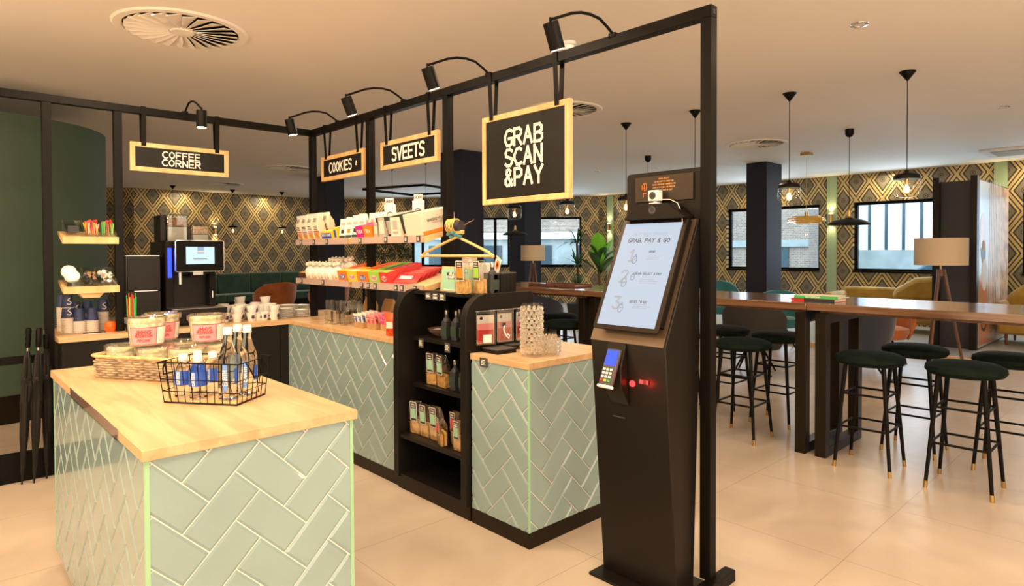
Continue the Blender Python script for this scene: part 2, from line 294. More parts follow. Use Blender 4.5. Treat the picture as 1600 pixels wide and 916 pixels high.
# ------------------------------------------------------------------ stroke lettering
G_ = {
 'A': [[(0, 0), (.35, 1), (.7, 0)], [(.14, .36), (.56, .36)]], 'B': [[(0, 0), (0, 1), (.45, 1), (.6, .85), (.6, .65), (.4, .53), (0, .53)], [(.4, .53), (.65, .38), (.65, .15), (.5, 0), (0, 0)]],
 'C': [[(.62, .9), (.45, 1), (.2, .95), (0, .62), (0, .35), (.2, .04), (.45, 0), (.62, .1)]], 'D': [[(0, 0), (0, 1), (.35, 1), (.62, .7), (.62, .3), (.35, 0), (0, 0)]],
 'E': [[(.6, 1), (0, 1), (0, 0), (.6, 0)], [(0, .52), (.52, .52)]], 'F': [[(.6, 1), (0, 1), (0, 0)], [(0, .52), (.5, .52)]],
 'G': [[(.62, .9), (.42, 1), (.18, .93), (0, .62), (0, .32), (.18, .04), (.42, 0), (.62, .1), (.62, .45), (.34, .45)]], 'H': [[(0, 0), (0, 1)], [(.62, 0), (.62, 1)], [(0, .5), (.62, .5)]],
 'I': [[(.1, 0), (.1, 1)]], 'J': [[(.5, 1), (.5, .2), (.35, 0), (.12, 0), (0, .2)]], 'K': [[(0, 0), (0, 1)], [(.6, 1), (0, .42)], [(.2, .6), (.62, 0)]], 'L': [[(0, 1), (0, 0), (.55, 0)]],
 'M': [[(0, 0), (.06, 1), (.4, .3), (.74, 1), (.8, 0)]], 'N': [[(0, 0), (0, 1), (.62, 0), (.62, 1)]], 'O': [[(.32, 1), (.08, .8), (0, .5), (.08, .2), (.32, 0), (.56, .2), (.64, .5), (.56, .8), (.32, 1)]],
 'P': [[(0, 0), (0, 1), (.45, 1), (.62, .85), (.62, .62), (.45, .48), (0, .48)]], 'R': [[(0, 0), (0, 1), (.45, 1), (.62, .85), (.62, .65), (.45, .5), (0, .5)], [(.3, .5), (.64, 0)]],
 'S': [[(.6, .9), (.42, 1), (.15, 1), (0, .82), (.05, .6), (.55, .42), (.6, .18), (.45, 0), (.15, 0), (0, .1)]], 'T': [[(0, 1), (.66, 1)], [(.33, 1), (.33, 0)]],
 'U': [[(0, 1), (0, .2), (.15, 0), (.47, 0), (.62, .2), (.62, 1)]], 'V': [[(0, 1), (.33, 0), (.66, 1)]], 'W': [[(0, 1), (.2, 0), (.42, .7), (.64, 0), (.84, 1)]], 'X': [[(0, 0), (.62, 1)], [(0, 1), (.62, 0)]],
 'Y': [[(0, 1), (.33, .5), (.66, 1)], [(.33, .5), (.33, 0)]], 'Z': [[(0, 1), (.62, 1), (0, 0), (.62, 0)]], '&': [[(.66, 0), (.15, .72), (.18, .95), (.35, 1), (.5, .88), (.45, .7), (.05, .35), (.05, .12), (.2, 0), (.4, 0), (.62, .35)]],
 ',': [[(.12, .08), (.02, -.16)]], '.': [[(.08, 0), (.08, .08)]], '/': [[(0, -.05), (.4, 1.05)]], '?': [[(0, .85), (.15, 1), (.4, 1), (.5, .8), (.25, .5), (.25, .3)], [(.25, 0), (.25, .08)]], '!': [[(.1, 1), (.1, .3)], [(.1, 0), (.1, .08)]],
 '1': [[(.05, .8), (.25, 1), (.25, 0)], [(.05, 0), (.45, 0)]], '2': [[(0, .8), (.15, 1), (.45, 1), (.58, .8), (.5, .55), (0, 0), (.6, 0)]], '3': [[(0, 1), (.55, 1), (.25, .6), (.5, .52), (.6, .3), (.45, 0), (.15, 0), (0, .15)]], '4': [[(.45, 0), (.45, 1), (0, .35), (.62, .35)]], '7': [[(0, 1), (.6, 1), (.2, 0)]],
 "'": [[(.1, 1), (.1, .8)]], '-': [[(.05, .5), (.4, .5)]], ' ': []}
def textbm(txt, h, w=.14, o=(0, 0, 0), right=(1, 0, 0), up=(0, 0, 1), align='c', gap=.24, xs=1.0, slant=0):
    """flat printed lettering; o = middle of the line at mid height"""
    bm = nb(); right = Vector(right).normalized(); up = Vector(up).normalized(); o = Vector(o)
    adv = []; x = 0
    for ch in txt:
        g = G_.get(ch, []); wd_ = max([p[0] for s in g for p in s] or [.35]); adv.append(x); x += (wd_+gap)
    nrm = right.cross(up); k = 0
    tot = (x-gap)*xs; off = -tot/2 if align == 'c' else 0
    for ch, ax in zip(txt, adv):
        for s in G_.get(ch, []):
            for a, b in zip(s, s[1:]):
                a = Vector(((ax+a[0])*xs+off+slant*a[1], a[1]-.5)); b = Vector(((ax+b[0])*xs+off+slant*b[1], b[1]-.5)); d = (b-a)
                if d.length == 0: continue
                d.normalize(); n = Vector((-d.y, d.x))*w/2; e = d*w*.42
                ps = [a-e-n, b+e-n, b+e+n, a-e+n]
                k += 1; lift = nrm*(k % 40)*.00002
                bm.faces.new([bm.verts.new(o+lift+right*(p.x*h)+up*(p.y*h)) for p in ps])
    return bm
def lines(bm, o, right, up, w, h, n, fill=.5, jit=.3):
    """rows of unreadable small print as thin bars"""
    o = Vector(o); right = Vector(right); up = Vector(up)
    for i in range(n):
        y = h/2-(i+.5)*h/n; ww = w*(1-random.random()*jit); x0 = -w/2
        quad(bm, o+right*x0+up*(y-h/n*fill/2), o+right*(x0+ww)+up*(y-h/n*fill/2), o+right*(x0+ww)+up*(y+h/n*fill/2), o+right*x0+up*(y+h/n*fill/2))
    return bm
def patch(o, right, up, w, h):
    o = Vector(o); r = Vector(right)*w/2; u = Vector(up)*h/2
    return quad(nb(), o-r-u, o+r-u, o+r+u, o-r+u)
def disc(o, right, up, rx, ry, n=20):
    o = Vector(o); r = Vector(right); u = Vector(up); bm = nb()
    bm.faces.new([bm.verts.new(o+r*rx*math.cos(2*PI*i/n)+u*ry*math.sin(2*PI*i/n)) for i in range(n)]); return bm

# ================================================================== ROOM SHELL
X1, Y1, H = 13.4, 16.5, 2.95
struct('floor', BX(-4, 9.9, -4, 18, -.1, 0), M['floor'])
struct('floor', BX(9.9, 13.8, -4, 18, -.1, .06), M['vinyl'])
struct('trim_1', BX(9.86, 9.9, -4, 18, 0, .065), M['pine'])
struct('ceiling', BX(-4.2, 14, -4.2, 18.2, H, H+.15), M['ceiling'])
Z0, Z1 = 1.05, 2.4
def wall_x(name, x0, x1, holes, ya, yb, uvd):
    bm = nb(); y = ya
    for (a, b) in holes:
        box(bm, x0, x1, y, a, 0, H); box(bm, x0, x1, a, b, 0, Z0); box(bm, x0, x1, a, b, Z1, H); y = b
    box(bm, x0, x1, y, yb, 0, H); return bm
wins = [(-.6, 1.9), (3.0, 4.5), (5.15, 7.18)]; wins = [(-.6, 1.9), (2.75, 4.52), (5.15, 7.18)]
wr = struct('wall_right', wall_x('w', X1, X1+.25, wins, -4, 10.9, (0, 1)), M['paper'], uv=(0, 1), smooth=False)
struct('wall_left', BX(-4.2, -4, -4.2, 18, 0, H), M['white']); struct('wall_near', BX(-4.2, 13.6, -4.2, -4, 0, H), M['white'])
struct('wall_back', BX(3.6, 8.6, Y1, Y1+.2, 0, H), M['paper'], uv=(1, 0), smooth=False)
bm = BX(0, 1.5, 0, .2, 0, H); w = struct('wall_corner', bm, M['paper'], uv=(1, 0), smooth=False); place(w, (2.55, 17.56, 0), (0, 0, math.atan2(-1.06, 1.05)))
struct('wall_far_left', BX(-4, 2.6, 17.7, 17.9, 0, H), M['white'])
# splayed wall between the back wall and the window wall, with three windows
DA = Vector((8.6, 16.5, 0)); DB = Vector((13.4, 10.9, 0)); dl = (DB-DA).length; dang = math.atan2(DB.y-DA.y, DB.x-DA.x)
bm = nb(); x = 0
dw = [(2.2, 3.25), (4.0, 4.95), (5.5, 6.92)]
for (a, b) in dw: box(bm, x, a, 0, .25, 0, H); box(bm, a, b, 0, .25, 0, Z0); box(bm, a, b, 0, .25, Z1, H); x = b
box(bm, x, dl, 0, .25, 0, H)
w = struct('wall_splayed', bm, M['paper'], uv=(1, 0), smooth=False); place(w, DA, (0, 0, dang))
def window(n, width, mull=()):
    """frame in local x (width), z from Z0 to Z1, glass at y=.16"""
    e = bpy.data.objects.new('window_%d' % n, None); SC.collection.objects.link(e); e['kind'] = 'structure'
    bm = nb(); t = .055
    for a in (box(bm, 0, width, .1, .17, Z0, Z0+t), box(bm, 0, width, .1, .17, Z1-t, Z1), box(bm, 0, t, .1, .17, Z0+t, Z1-t), box(bm, width-t, width, .1, .17, Z0+t, Z1-t)): pass
    for m_ in mull: box(bm, m_-.035, m_+.035, .1, .17, Z0+t, Z1-t)
    obj('frame', bm, M['black'], e); obj('sill', BX(0, width, -.02, .1, Z0-.02, Z0+.012), M['black'], e)
    obj('pane', BX(t, width-t, .135, .14, Z0+t, Z1-t), M['pane'], e, smooth=False); return e
k = 1
for (a, b), mu in zip(wins, ((1.2,), (), ())):
    e = window(k, b-a, mu); place(e, (X1, b, 0), (0, 0, -PI/2)); k += 1
for (a, b), mu in zip(dw, ((.3,), (.55,), ())):
    e = window(k, b-a, mu); p = DA+(DB-DA).normalized()*a; place(e, p, (0, 0, dang)); k += 1
# columns
for i, (a, b, c, d) in enumerate([(5.79, 6.2, 11.5, 12.0), (5.76, 6.2, 7.24, 7.73), (10.35, 10.9, 10.62, 11.15), (10.35, 10.92, 4.83, 5.19)]):
    z0 = .06 if a > 9.9 else 0
    struct('column_%d' % (i+1), BX(a, b, c, d, z0, H), M['navy'], bev=.006)
# sage pilasters, each with an up-and-down wall light
def sconce_fix(loc, rz, lab, e=14):
    t = thing('wall_light', lab, 'wall light', loc, (0, 0, rz), 'up-and-down wall lights')
    obj('housing', cyl(nb(), (0, -.05, -.09), (0, -.05, .09), .035, n=20), M['brass'], t); obj('bracket', BX(-.02, .02, -.03, 0, -.03, .03), M['brass'], t)
    obj('lens', cyl(nb(), (0, -.05, .088), (0, -.05, .097), .031, n=20), M['sconce'], t); obj('lens', cyl(nb(), (0, -.05, -.097), (0, -.05, -.088), .031, n=20), M['sconce'], t)
    d = Vector((math.sin(rz), -math.cos(rz), 0))
    L = Vector(loc)+d*.06
    light('SPOT', 'wall_light_beam', L+Vector((0, 0, .10)), e, (1, .78, .42), .03, target=L+Vector((0, 0, 1))-d*.10, spot=105, blend=.8)
    light('SPOT', 'wall_light_beam', L-Vector((0, 0, .10)), e*.8, (1, .78, .42), .03, target=L-Vector((0, 0, 1))-d*.10, spot=105, blend=.8)
for i, y in enumerate((4.90, 10.48, 2.19)):
    struct('trim_%d' % (i+2), BX(X1-.05, X1, y-.09, y+.09, .06, H), M['sage'])
sconce_fix((X1-.05, 4.90, 2.10), -PI/2, 'brass wall light on the sage strip between the two street windows')
sconce_fix((X1-.05, 10.48, 2.10), -PI/2, 'brass wall light behind the tall green plants')
sconce_fix((X1-.05, 2.19, 2.10), -PI/2, 'brass wall light behind the tall photo partition')
sconce_fix((5.36, Y1, 2.0), 0, 'brass wall light glowing on patterned wall behind coffee machine')
# warm cove spots washing the top of the window wall
for (x, y, e) in [(13.05, 9.6, 10), (13.05, 8.2, 10), (13.05, 6.2, 12), (13.05, 3.9, 12), (13.05, 1.6, 14), (4.6, 16.1, 12), (6.6, 16.1, 12), (9.2, 15.2, 5)]:
    light('AREA', 'cove_downlight', (x, y, 2.9), e, (1, .78, .45), .25)

# green drum room behind the shop
bm = lathe(nb(), [(1.05, 0.0), (1.05, 2.66), (0, 2.66)], 72); o = struct('wall_drum', bm, M['green']); place(o, (.41, 7.93, 0))
bm = lathe(nb(), [(1.05, 0), (1.065, 0), (1.065, .24), (1.05, .24)], 72); o = struct('baseboard_drum', bm, M['kick']); place(o, (.41, 7.93, 0))

# ceiling diffusers
def diffuser(loc, r, lab, nblade=24, dark=True):
    t = thing('ceiling_vent', lab, 'ceiling vent', loc, group='round swirl ceiling vents')
    obj('ring', lathe(nb(), [(r*.84, 0.0), (r*.86, -.012), (r*.97, -.012), (r, -.002), (r, 0)], 56), M['ceiling'], t)
    obj('dark_backing', disc((0, 0, -.001), (1, 0, 0), (0, 1, 0), r*.85, r*.85, 48), M['black'], t)
    obj('hub', lathe(nb(), [(r*.2, -.006), (r*.17, -.02), (r*.03, -.024), (0, -.024)], 24), M['ceiling'], t)
    bm = nb()
    for k in range(nblade):
        a = 2*PI*k/nblade
        v = []
        for (rr, da, z) in ((r*.2, 0, -.006), (r*.5, .03, -.006), (r*.83, .02, -.008), (r*.83, .275, -.026), (r*.5, .29, -.026), (r*.2, .27, -.016)):
            v.append(bm.verts.new((rr*math.cos(a-da), rr*math.sin(a-da), z)))
        bm.faces.new((v[0], v[1], v[4], v[5])); bm.faces.new((v[1], v[2], v[3], v[4]))
    o = obj('blades', bm, M['ceiling'], t, smooth=False, recalc=False); s = o.modifiers.new('s', 'SOLIDIFY'); s.thickness = .003
    return t
diffuser((1.31, 4.62, H), .41, 'large round swirl vent over the shop, nearest the camera')
diffuser((4.98, 4.52, H), .41, 'round swirl vent half hidden by the large square sign')
diffuser((8.55, 4.14, H), .41, 'round swirl vent between the row of pendants and dark column')
diffuser((4.81, 10.9, H), .41, 'distant round vent behind the hanging row of shop signs')
diffuser((4.83, 14.3, H), .41, 'farthest round vent above the patterned back wall')
t = thing('ceiling_cassette', 'square ceiling air unit at the top right edge', 'air unit', (12.0, 1.75, H))
obj('casing', BX(-.42, .42, -.42, .42, -.03, 0), M['white'], t, bev=.01); obj('grille', BX(-.3, .3, -.3, .3, -.04, -.03), M['grey'], t)
t = thing('ceiling_frame', 'flat black square rail frame fixed to far ceiling', 'ceiling rail', (8.7, 12.6, H), (0, 0, .3))
bm = nb(); box(bm, -.9, .9, -.9, -.84, -.05, 0); box(bm, -.9, .9, .84, .9, -.05, 0); box(bm, -.9, -.84, -.84, .84, -.05, 0); box(bm, .84, .9, -.84, .84, -.05, 0); obj('rail', bm, M['black'], t)
t = thing('smoke_detector', 'white smoke detector on ceiling behind the black rail', 'smoke detector', (3.41, 3.05, H))
obj('base', cyl(nb(), (0, 0, 0), (0, 0, -.02), .06, n=28), M['plast'], t); obj('sensor', lathe(nb(), [(.045, -.02), (.045, -.035), (.035, -.055), (0, -.058)], 24), M['plast'], t)
for (x, y, lab) in [(4.55, 1.5, 'small round ceiling spot right of the black post'), (8.27, 1.34, 'small round ceiling spot at the right edge above the partition'), (9.3, 7.6, 'small round ceiling spot behind the large square sign')]:
    t = thing('recessed_spot', lab, 'ceiling spot', (x, y, H)); obj('trim_ring', lathe(nb(), [(.035, -.001), (.04, -.008), (.055, -.006), (.058, 0)], 28), M['chrome'], t); obj('lens', disc((0, 0, -.002), (1, 0, 0), (0, -1, 0), .036, .036), M['plast'], t)

# ------------------------------------------------------------------ outside
struct('street', BX(13.7, 60, -30, 50, -.4, -.15), M['asphalt'])
t = thing('white_building', 'white building across the street with dark vertical slits', 'building', (25, 0, -.15))
obj('wall', BX(0, 4, -16, 8.6, 1.62, 12), M['facade'], t); obj('plinth', BX(-.1, 4, -16, 8.6, 0, 1.62), M['concrete'], t)
for i in range(34): obj('slit_window', BX(-.04, 0, -10+i*.54, -10+i*.54+.09, 1.62, 11), M['slit'], t)
t = thing('brick_building', 'old brick building seen through the window behind the column', 'building', (23, 9.2, -.15))
obj('wall', BX(0, 5, 0, 3.3, 0, 12), M['brick'], t, uv=(1, 1)); obj('stone_band', BX(-.12, 0, 0, 3.3, 1.75, 2.0), M['concrete'], t); obj('doorway', BX(-.05, 0, .7, 1.7, 0, 1.7), M['slit'], t)
obj('corner_pier', BX(-.2, .3, 3.0, 3.6, 0, 12), M['concrete'], t)
t = thing('concrete_building', 'pale concrete building with small windows outside the splayed wall', 'building', (22, 21, -.15), (0, 0, dang))
obj('wall', BX(-14, 9, 0, 5, 0, 12), M['concrete'], t)
for i in range(9):
    obj('window', BX(-13+i*2.4, -11.8+i*2.4, -.05, 0, .5, 1.9), M['slit'], t)
obj('ledge', BX(-14, 9, -.25, 0, 2.2, 2.5), M['facade'], t); obj('ledge', BX(-14, 9, -.25, 0, 3.9, 4.2), M['facade'], t); obj('brick_band', BX(-14, 9, -.04, 0, 2.5, 3.9), M['brick'], t, uv=(1, 1))
t = thing('parked_car', 'dark parked car seen through the street window by the floor lamp', 'car', (20.3, 3.9, -.15), (0, 0, PI/2))
body = [(-2.1, .35), (-2.15, .75), (-1.6, .95), (-1.0, 1.0), (.9, 1.0), (1.9, .9), (2.15, .7), (2.15, .35)]
obj('body', prism(nb(), body, 'y', -.85, .85), M['carp'], t, bev=.08)
obj('cabin', prism(nb(), [(-1.3, .98), (-.75, 1.42), (.55, 1.45), (1.3, .98)], 'y', -.72, .72), M['carg'], t, bev=.06)
for x in (-1.35, 1.35):
    for y in (-.8, .8): obj('wheel', cyl(nb(), (x, y-.1, .33), (x, y+.1, .33), .33, n=24), M['black'], t)

# ================================================================== SHOP COUNTERS
WT, TB = .915, .883
def tiles(o, right, up, w, h, phase=(0, 0), L=.213, name='tiling', parent=None):
    W = L/2; bm = nb(); g = .0035; b = .009; hi = .0045; n = int((w+h)/W)+14
    for i in range(-n, n):
        for j in range(-n, n):
            d = (i-j) % 4
            if d == 0: a = (i*W, j*W, (i+2)*W, (j+1)*W)
            elif d == 3: a = (i*W, j*W, (i+1)*W, (j+2)*W)
            else: continue
            cx, cy = (a[0]+a[2])/2, (a[1]+a[3])/2; s = math.sqrt(.5); X = (cx-cy)*s+phase[0]; Y = (cx+cy)*s+phase[1]
            if X < -L or X > w+L or Y < -L or Y > h+L: continue
            def q(x, y, z): return bm.verts.new(((x-y)*s+phase[0], (x+y)*s+phase[1], z))
            O = [q(a[0]+g/2, a[1]+g/2, .0006), q(a[2]-g/2, a[1]+g/2, .0006), q(a[2]-g/2, a[3]-g/2, .0006), q(a[0]+g/2, a[3]-g/2, .0006)]
            I = [q(a[0]+b, a[1]+b, hi), q(a[2]-b, a[1]+b, hi), q(a[2]-b, a[3]-b, hi), q(a[0]+b, a[3]-b, hi)]
            for k in range(4): bm.faces.new((O[k], O[(k+1) % 4], I[(k+1) % 4], I[k]))
            bm.faces.new(I)
    for co, no in (((0, 0, 0), (-1, 0, 0)), ((w, 0, 0), (1, 0, 0)), ((0, 0, 0), (0, -1, 0)), ((0, h, 0), (0, 1, 0))):
        bmesh.ops.bisect_plane(bm, geom=bm.verts[:]+bm.edges[:]+bm.faces[:], plane_co=co, plane_no=no, clear_outer=True)
    right = Vector(right); up = Vector(up); nrm = right.cross(up); MM = Matrix.Identity(4)
    for r_ in range(3): MM[r_][0] = right[r_]; MM[r_][1] = up[r_]; MM[r_][2] = nrm[r_]; MM[r_][3] = o[r_]
    bm.transform(MM); return obj(name, bm, M['tile'], parent, smooth=False, recalc=False)

# island
t = thing('island_counter', 'free-standing island counter clad in sage herringbone tiles', 'counter', (.77, 2.79, 0))
obj('body', BX(-.315, .315, -.81, .81, .07, TB), M['grout'], t); obj('kickboard', BX(-.28, .28, -.77, .77, 0, .07), M['kick'], t)
tiles((-.315, -.81, .07), (1, 0, 0), (0, 0, 1), .63, TB-.07, (.164, .498), parent=t)
tiles((-.315, .81, .07), (0, -1, 0), (0, 0, 1), 1.62, TB-.07, (.93, .495), parent=t)
tiles((.315, -.81, .07), (0, 1, 0), (0, 0, 1), 1.62, TB-.07, (.02, .0), parent=t)
for x, y in ((-.315, -.81), (.315, -.81), (-.315, .81)): obj('edge_trim', BX(x-.006, x+.006, y-.006, y+.006, .07, TB), M['gtrim'], t)
t = thing('island_worktop', 'light oak worktop slab on the tiled island', 'worktop', (.77, 2.79, TB))
obj('slab', BX(-.33, .33, -.83, .83, 0, WT-TB), M['oak'], t, bev=.0015)
o = obj('label_holder', BX(-.3335, -.3315, -.55, .28, -.002, .036), M['film'], t)
o = obj('label_strip', BX(-.3315, -.3305, -.55, .28, .002, .034), M['holder'], t)

# L-shaped run: tiled part A (towards the till), dark part B (towards the coffee machine)
t = thing('tiled_counter', 'long sage tiled counter under the packets and tumblers', 'counter', (2.17, 4.2, 0))
obj('body', BX(.005, .62, -.84, .77, .08, TB), M['grout'], t); obj('kickboard', BX(0, .6, -.84, .80, 0, .08), M['kick'], t)
tiles((.005, .77, .08), (0, -1, 0), (0, 0, 1), 1.61, TB-.08, (1.17, .208), parent=t)
t = thing('tiled_end_counter', 'tiled counter end block with glass vase on it', 'counter', (2.16, 2.19, 0))
obj('body', BX(.005, .66, .005, .44, .08, TB), M['grout'], t); obj('kickboard', BX(0, .66, 0, .44, 0, .08), M['kick'], t)
tiles((.005, .44, .08), (0, -1, 0), (0, 0, 1), .435, TB-.08, (.163, .503), parent=t)
tiles((.005, .005, .08), (1, 0, 0), (0, 0, 1), .655, TB-.08, (.16, .505), parent=t)
obj('edge_trim', BX(-.001, .008, -.001, .008, .08, TB), M['gtrim'], t)
t = thing('end_worktop', 'light oak worktop slab on tiled end block', 'worktop', (2.16, 2.19, TB))
obj('slab', BX(-.005, .68, -.005, .445, 0, WT-TB), M['oak'], t, bev=.0015)
o = obj('price_tag', BX(-.010, -.006, .30, .36, -.026, .020), M['greyd'], t)
obj('small_print', lines(nb(), (-.0105, .33, -.003), (0, -1, 0), (0, 0, 1), .035, .03, 4), M['chalkw'], t)
t = thing('dark_coffee_counter', 'dark panelled counter under the coffee machine', 'counter', (.66, 4.96, 0))
obj('body', BX(0, 1.515, .02, .62, .08, TB), M['blackm'], t); obj('kickboard', BX(.02, 1.515, .05, .60, 0, .08), M['kick'], t)
for (a, b) in ((.005, .50), (.505, 1.0), (1.005, 1.44), (1.445, 1.51)): obj('front_panel', BX(a, b, 0, .02, .085, TB-.003), M['blackm'], t, bev=.001)
t = thing('corner_worktop', 'L-shaped light oak worktop along tiled and dark counters', 'worktop', (0, 0, TB))
prof = [(.645, 4.93), (2.165, 4.93), (2.165, 3.356), (2.84, 3.356), (2.84, 5.60), (.645, 5.60)]
obj('slab', prism(nb(), prof, 'z', 0, WT-TB), M['oakx'], t, bev=.0015)

# ------------------------------------------------------------------ black tube frame
t = thing('black_tube_frame', 'black square-tube frame standing round the shop', 'frame', (2.465, 1.405, 0))
ox, oy = 2.465, 1.405
def fb(name, x0, x1, y0, y1, z0, z1): return obj(name, BX(x0-ox, x1-ox, y0-oy, y1-oy, z0, z1), M['black'], t, bev=.0015)
fb('top_rail', 2.44, 2.49, 1.38, 5.14, 2.447, 2.497); fb('top_rail', -1.2, 2.4395, 5.09, 5.14, 2.447, 2.497)
fb('post', 2.44, 2.49, 1.38, 1.43, .05, 2.446); fb('foot', 2.49, 2.615, 1.355, 1.405, 0, .05); fb('foot', 2.33, 2.49, 1.355, 1.405, 0, .05)
for y in (3.20, 4.145, 5.09): fb('post', 2.44, 2.49, y, y+.05, WT if y > 3.3 else WT, 2.446)
fb('post', .595, .645, 5.09, 5.14, 0, 2.446); fb('post', .998, 1.048, 5.09, 5.14, WT, 2.446); fb('post', -.6, -.55, 5.09, 5.14, 0, 2.446)
fb('lower_rail', -1.2, .594, 5.09, 5.14, .753, .80); fb('base_rail', -1.2, .594, 5.085, 5.145, .0, .18)
obj('end_hole', BX(2.457-ox, 2.473-ox, 1.3795-oy, 1.38-oy, 2.462, 2.482), M['ink'], t)

# ------------------------------------------------------------------ hanging signs
def sign(lab, loc, rz, w, h, rows, strap_z=2.497):
    """local x across, front faces -y, origin at the bottom middle; z up"""
    t = thing('hanging_sign', lab, 'sign', loc, (0, 0, rz), 'chalkboard signs hung from the rail'); f = .032
    bm = nb(); box(bm, -w/2, w/2, -.014, .014, 0, f); box(bm, -w/2, w/2, -.014, .014, h-f, h); box(bm, -w/2, -w/2+f, -.014, .014, f, h-f); box(bm, w/2-f, w/2, -.014, .014, f, h-f)
    obj('wood_frame', bm, M['pine'], t, bev=.0015); obj('chalkboard', BX(-w/2+f, w/2-f, -.008, .008, f, h-f), M['chalk'], t)
    for (txt, hh, zc, xs, xo, wd_) in rows: obj('lettering', textbm(txt, hh, wd_, (xo, -.0095, zc), (1, 0, 0), (0, 0, 1), xs=xs), M['chalkw'], t)
    zt = strap_z-loc[2]
    for x in (-w/2+.085, w/2-.085):
        bm = nb(); s = .0155; th = .003; d = .029
        for sg in (-1, 1):
            p = [(sg*.0145, h-.025), (sg*(.0145+th), h-.025), (sg*(.0145+th), h), (sg*(d+th), zt), (sg*d, zt), (sg*.0145, h)]
            prism(bm, p, 'x', x-s, x+s)
        box(bm, x-s, x+s, -d-th, d+th, zt+.001, zt+.001+th); obj('strap', bm, M['black'], t)
    return t
sign('long hanging sign reading COFFEE CORNER', (1.432, 5.115, 2.043), 0, .67, .205, [('COFFEE', .045, .131, 1.15, 0, .18), ('CORNER', .045, .074, 1.15, 0, .18)])
sign('hanging sign reading COOKIES', (2.465, 4.59, 2.045), -PI/2, .685, .2, [('COOKIES', .075, .1, .92, -.03, .17), ('&', .03, .1, 1, .225, .2)])
sign('hanging sign reading SVEETS', (2.465, 3.665, 2.05), -PI/2, .69, .2, [('SVEETS', .085, .1, .92, 0, .19)])
sign('large square hanging sign reading GRAB SCAN &PAY', (2.465, 2.53, 1.735), -PI/2, .69, .515, [('GRAB', .090, .370, .98, 0, .19), ('SCAN', .090, .258, .98, 0, .19), ('&PAY', .090, .146, .98, 0, .19)])

# ------------------------------------------------------------------ spot lamps on curved arms
def spotlamp(lab, loc, rz, length, drop, tilt, e, tgt):
    t = thing('arm_spotlight', lab, 'spotlight', loc, (0, 0, rz), 'curved-arm spotlights on the rail')
    obj('arm', tube(nb(), [(0, 0, .0), (-.05, 0, .028)]+[(-length*s, 0, .028+.04*math.sin(PI*min(1, s*1.05))-drop*s*s) for s in (.25, .4, .55, .7, .85, 1)], .007, 10), M['black'], t)
    obj('clamp', BX(-.02, .02, -.02, .02, -.012, .01), M['black'], t, bev=.003)
    zt = .028-drop; a = Vector((math.sin(tilt), 0, -math.cos(tilt))); p0 = Vector((-length-.004, 0, zt-.012))+Vector((0, 0, 0)); p1 = p0+a*.118
    s = obj('lamp_head', cyl(nb(), p0, p1, .0345, n=28), M['black'], t, bev=.003); obj('lens', cyl(nb(), p1, p1+a*.002, .029, n=24), M['glow'], t); obj('swivel', cyl(nb(), p0+Vector((0, 0, .02)), p0, .006, n=8), M['black'], t)
    Mw = TR(*loc) @ RZ(rz); L = Mw @ (p1+a*.01)
    light('SPOT', 'spot_beam', L, e*.27, (1, .72, .40), .03, target=tgt, spot=75, blend=.7)
spotlamp('curved-arm spotlight in front of the large square sign', (2.455, 1.90, 2.497), 0, .44, .06, .40, 75, (2.45, 2.3, 1.0))
spotlamp('curved-arm spotlight in front of the SVEETS sign', (2.455, 2.81, 2.497), 0, .44, .06, .40, 80, (2.42, 3.1, 1.2))
spotlamp('curved-arm spotlight between the two smaller signs', (2.455, 3.70, 2.497), 0, .44, .06, .40, 80, (2.42, 3.9, 1.3))
spotlamp('curved-arm spotlight with lit lens by the frame corner', (2.455, 4.64, 2.497), 0, .40, .05, .25, 80, (2.36, 4.6, 1.2))
spotlamp('small spotlight hanging behind the coffee corner sign', (1.455, 5.10, 2.497), PI/2, .38, .06, .02, 70, (1.3, 4.9, .9))
# accent light over the island, same kind of lamp as the shop's other ceiling spots
light('SPOT', 'island_spot', (.3, 1.6, 2.92), 85, (1, .78, .52), .05, target=(.8, 2.8, .9), spot=50, blend=.8)

# ------------------------------------------------------------------ black shelf unit between the two tiled blocks
t = thing('black_shelf_unit', 'black shelf unit with rounded side panels in the counter', 'shelf unit', (2.13, 2.64, 0)); UX = 2.13; UY = 2.64
def sidep(y0, y1, top=1.228):
    r = .15; pts = [(0, .082), (.50, .082), (.50, top)]+[(r-r*math.sin(a), top-r+r*math.cos(a)) for a in [PI/2*i/8 for i in range(9)]]
    return obj('side_panel', prism(nb(), pts, 'y', y0-UY, y1-UY), M['blackm'], t, bev=.002)
sidep(2.64, 2.69); sidep(3.301, 3.351)
obj('back_panel', BX(.45, .47, .051, .66, .09, 1.2), M['blackm'], t); obj('kickboard', BX(.03, .5, .003, .707, 0, .08), M['kick'], t)
obj('bottom_shelf', BX(.012, .449, .051, .66, .082, .10), M['blackm'], t)
for z in (.345, .645, .935): obj('shelf', BX(.012 if z < .4 else .11, .449, .051, .66, z-.022, z), M['blackm'], t, bev=.001)
obj('top_board', BX(.12, .50, .0505, .6605, 1.200, 1.222), M['blackm'], t, bev=.001)
for y in (.36, .43, .50): 
    g = obj('price_tag', BX(.114, .118, y-.031, y+.031, 1.172, 1.216), M['greyd'], t); obj('small_print', lines(nb(), (.1135, y, 1.194), (0, -1, 0), (0, 0, 1), .04, .03, 4), M['chalkw'], g)
for (y, z) in ((.565, .925), (.30, .925)):
    g = obj('price_tag', BX(.104, .108, y-.025, y+.025, z-.05, z+.005), M['greyd'], t); obj('small_print', lines(nb(), (.1035, y, z-.022), (0, -1, 0), (0, 0, 1), .035, .035, 4), M['chalkw'], g)

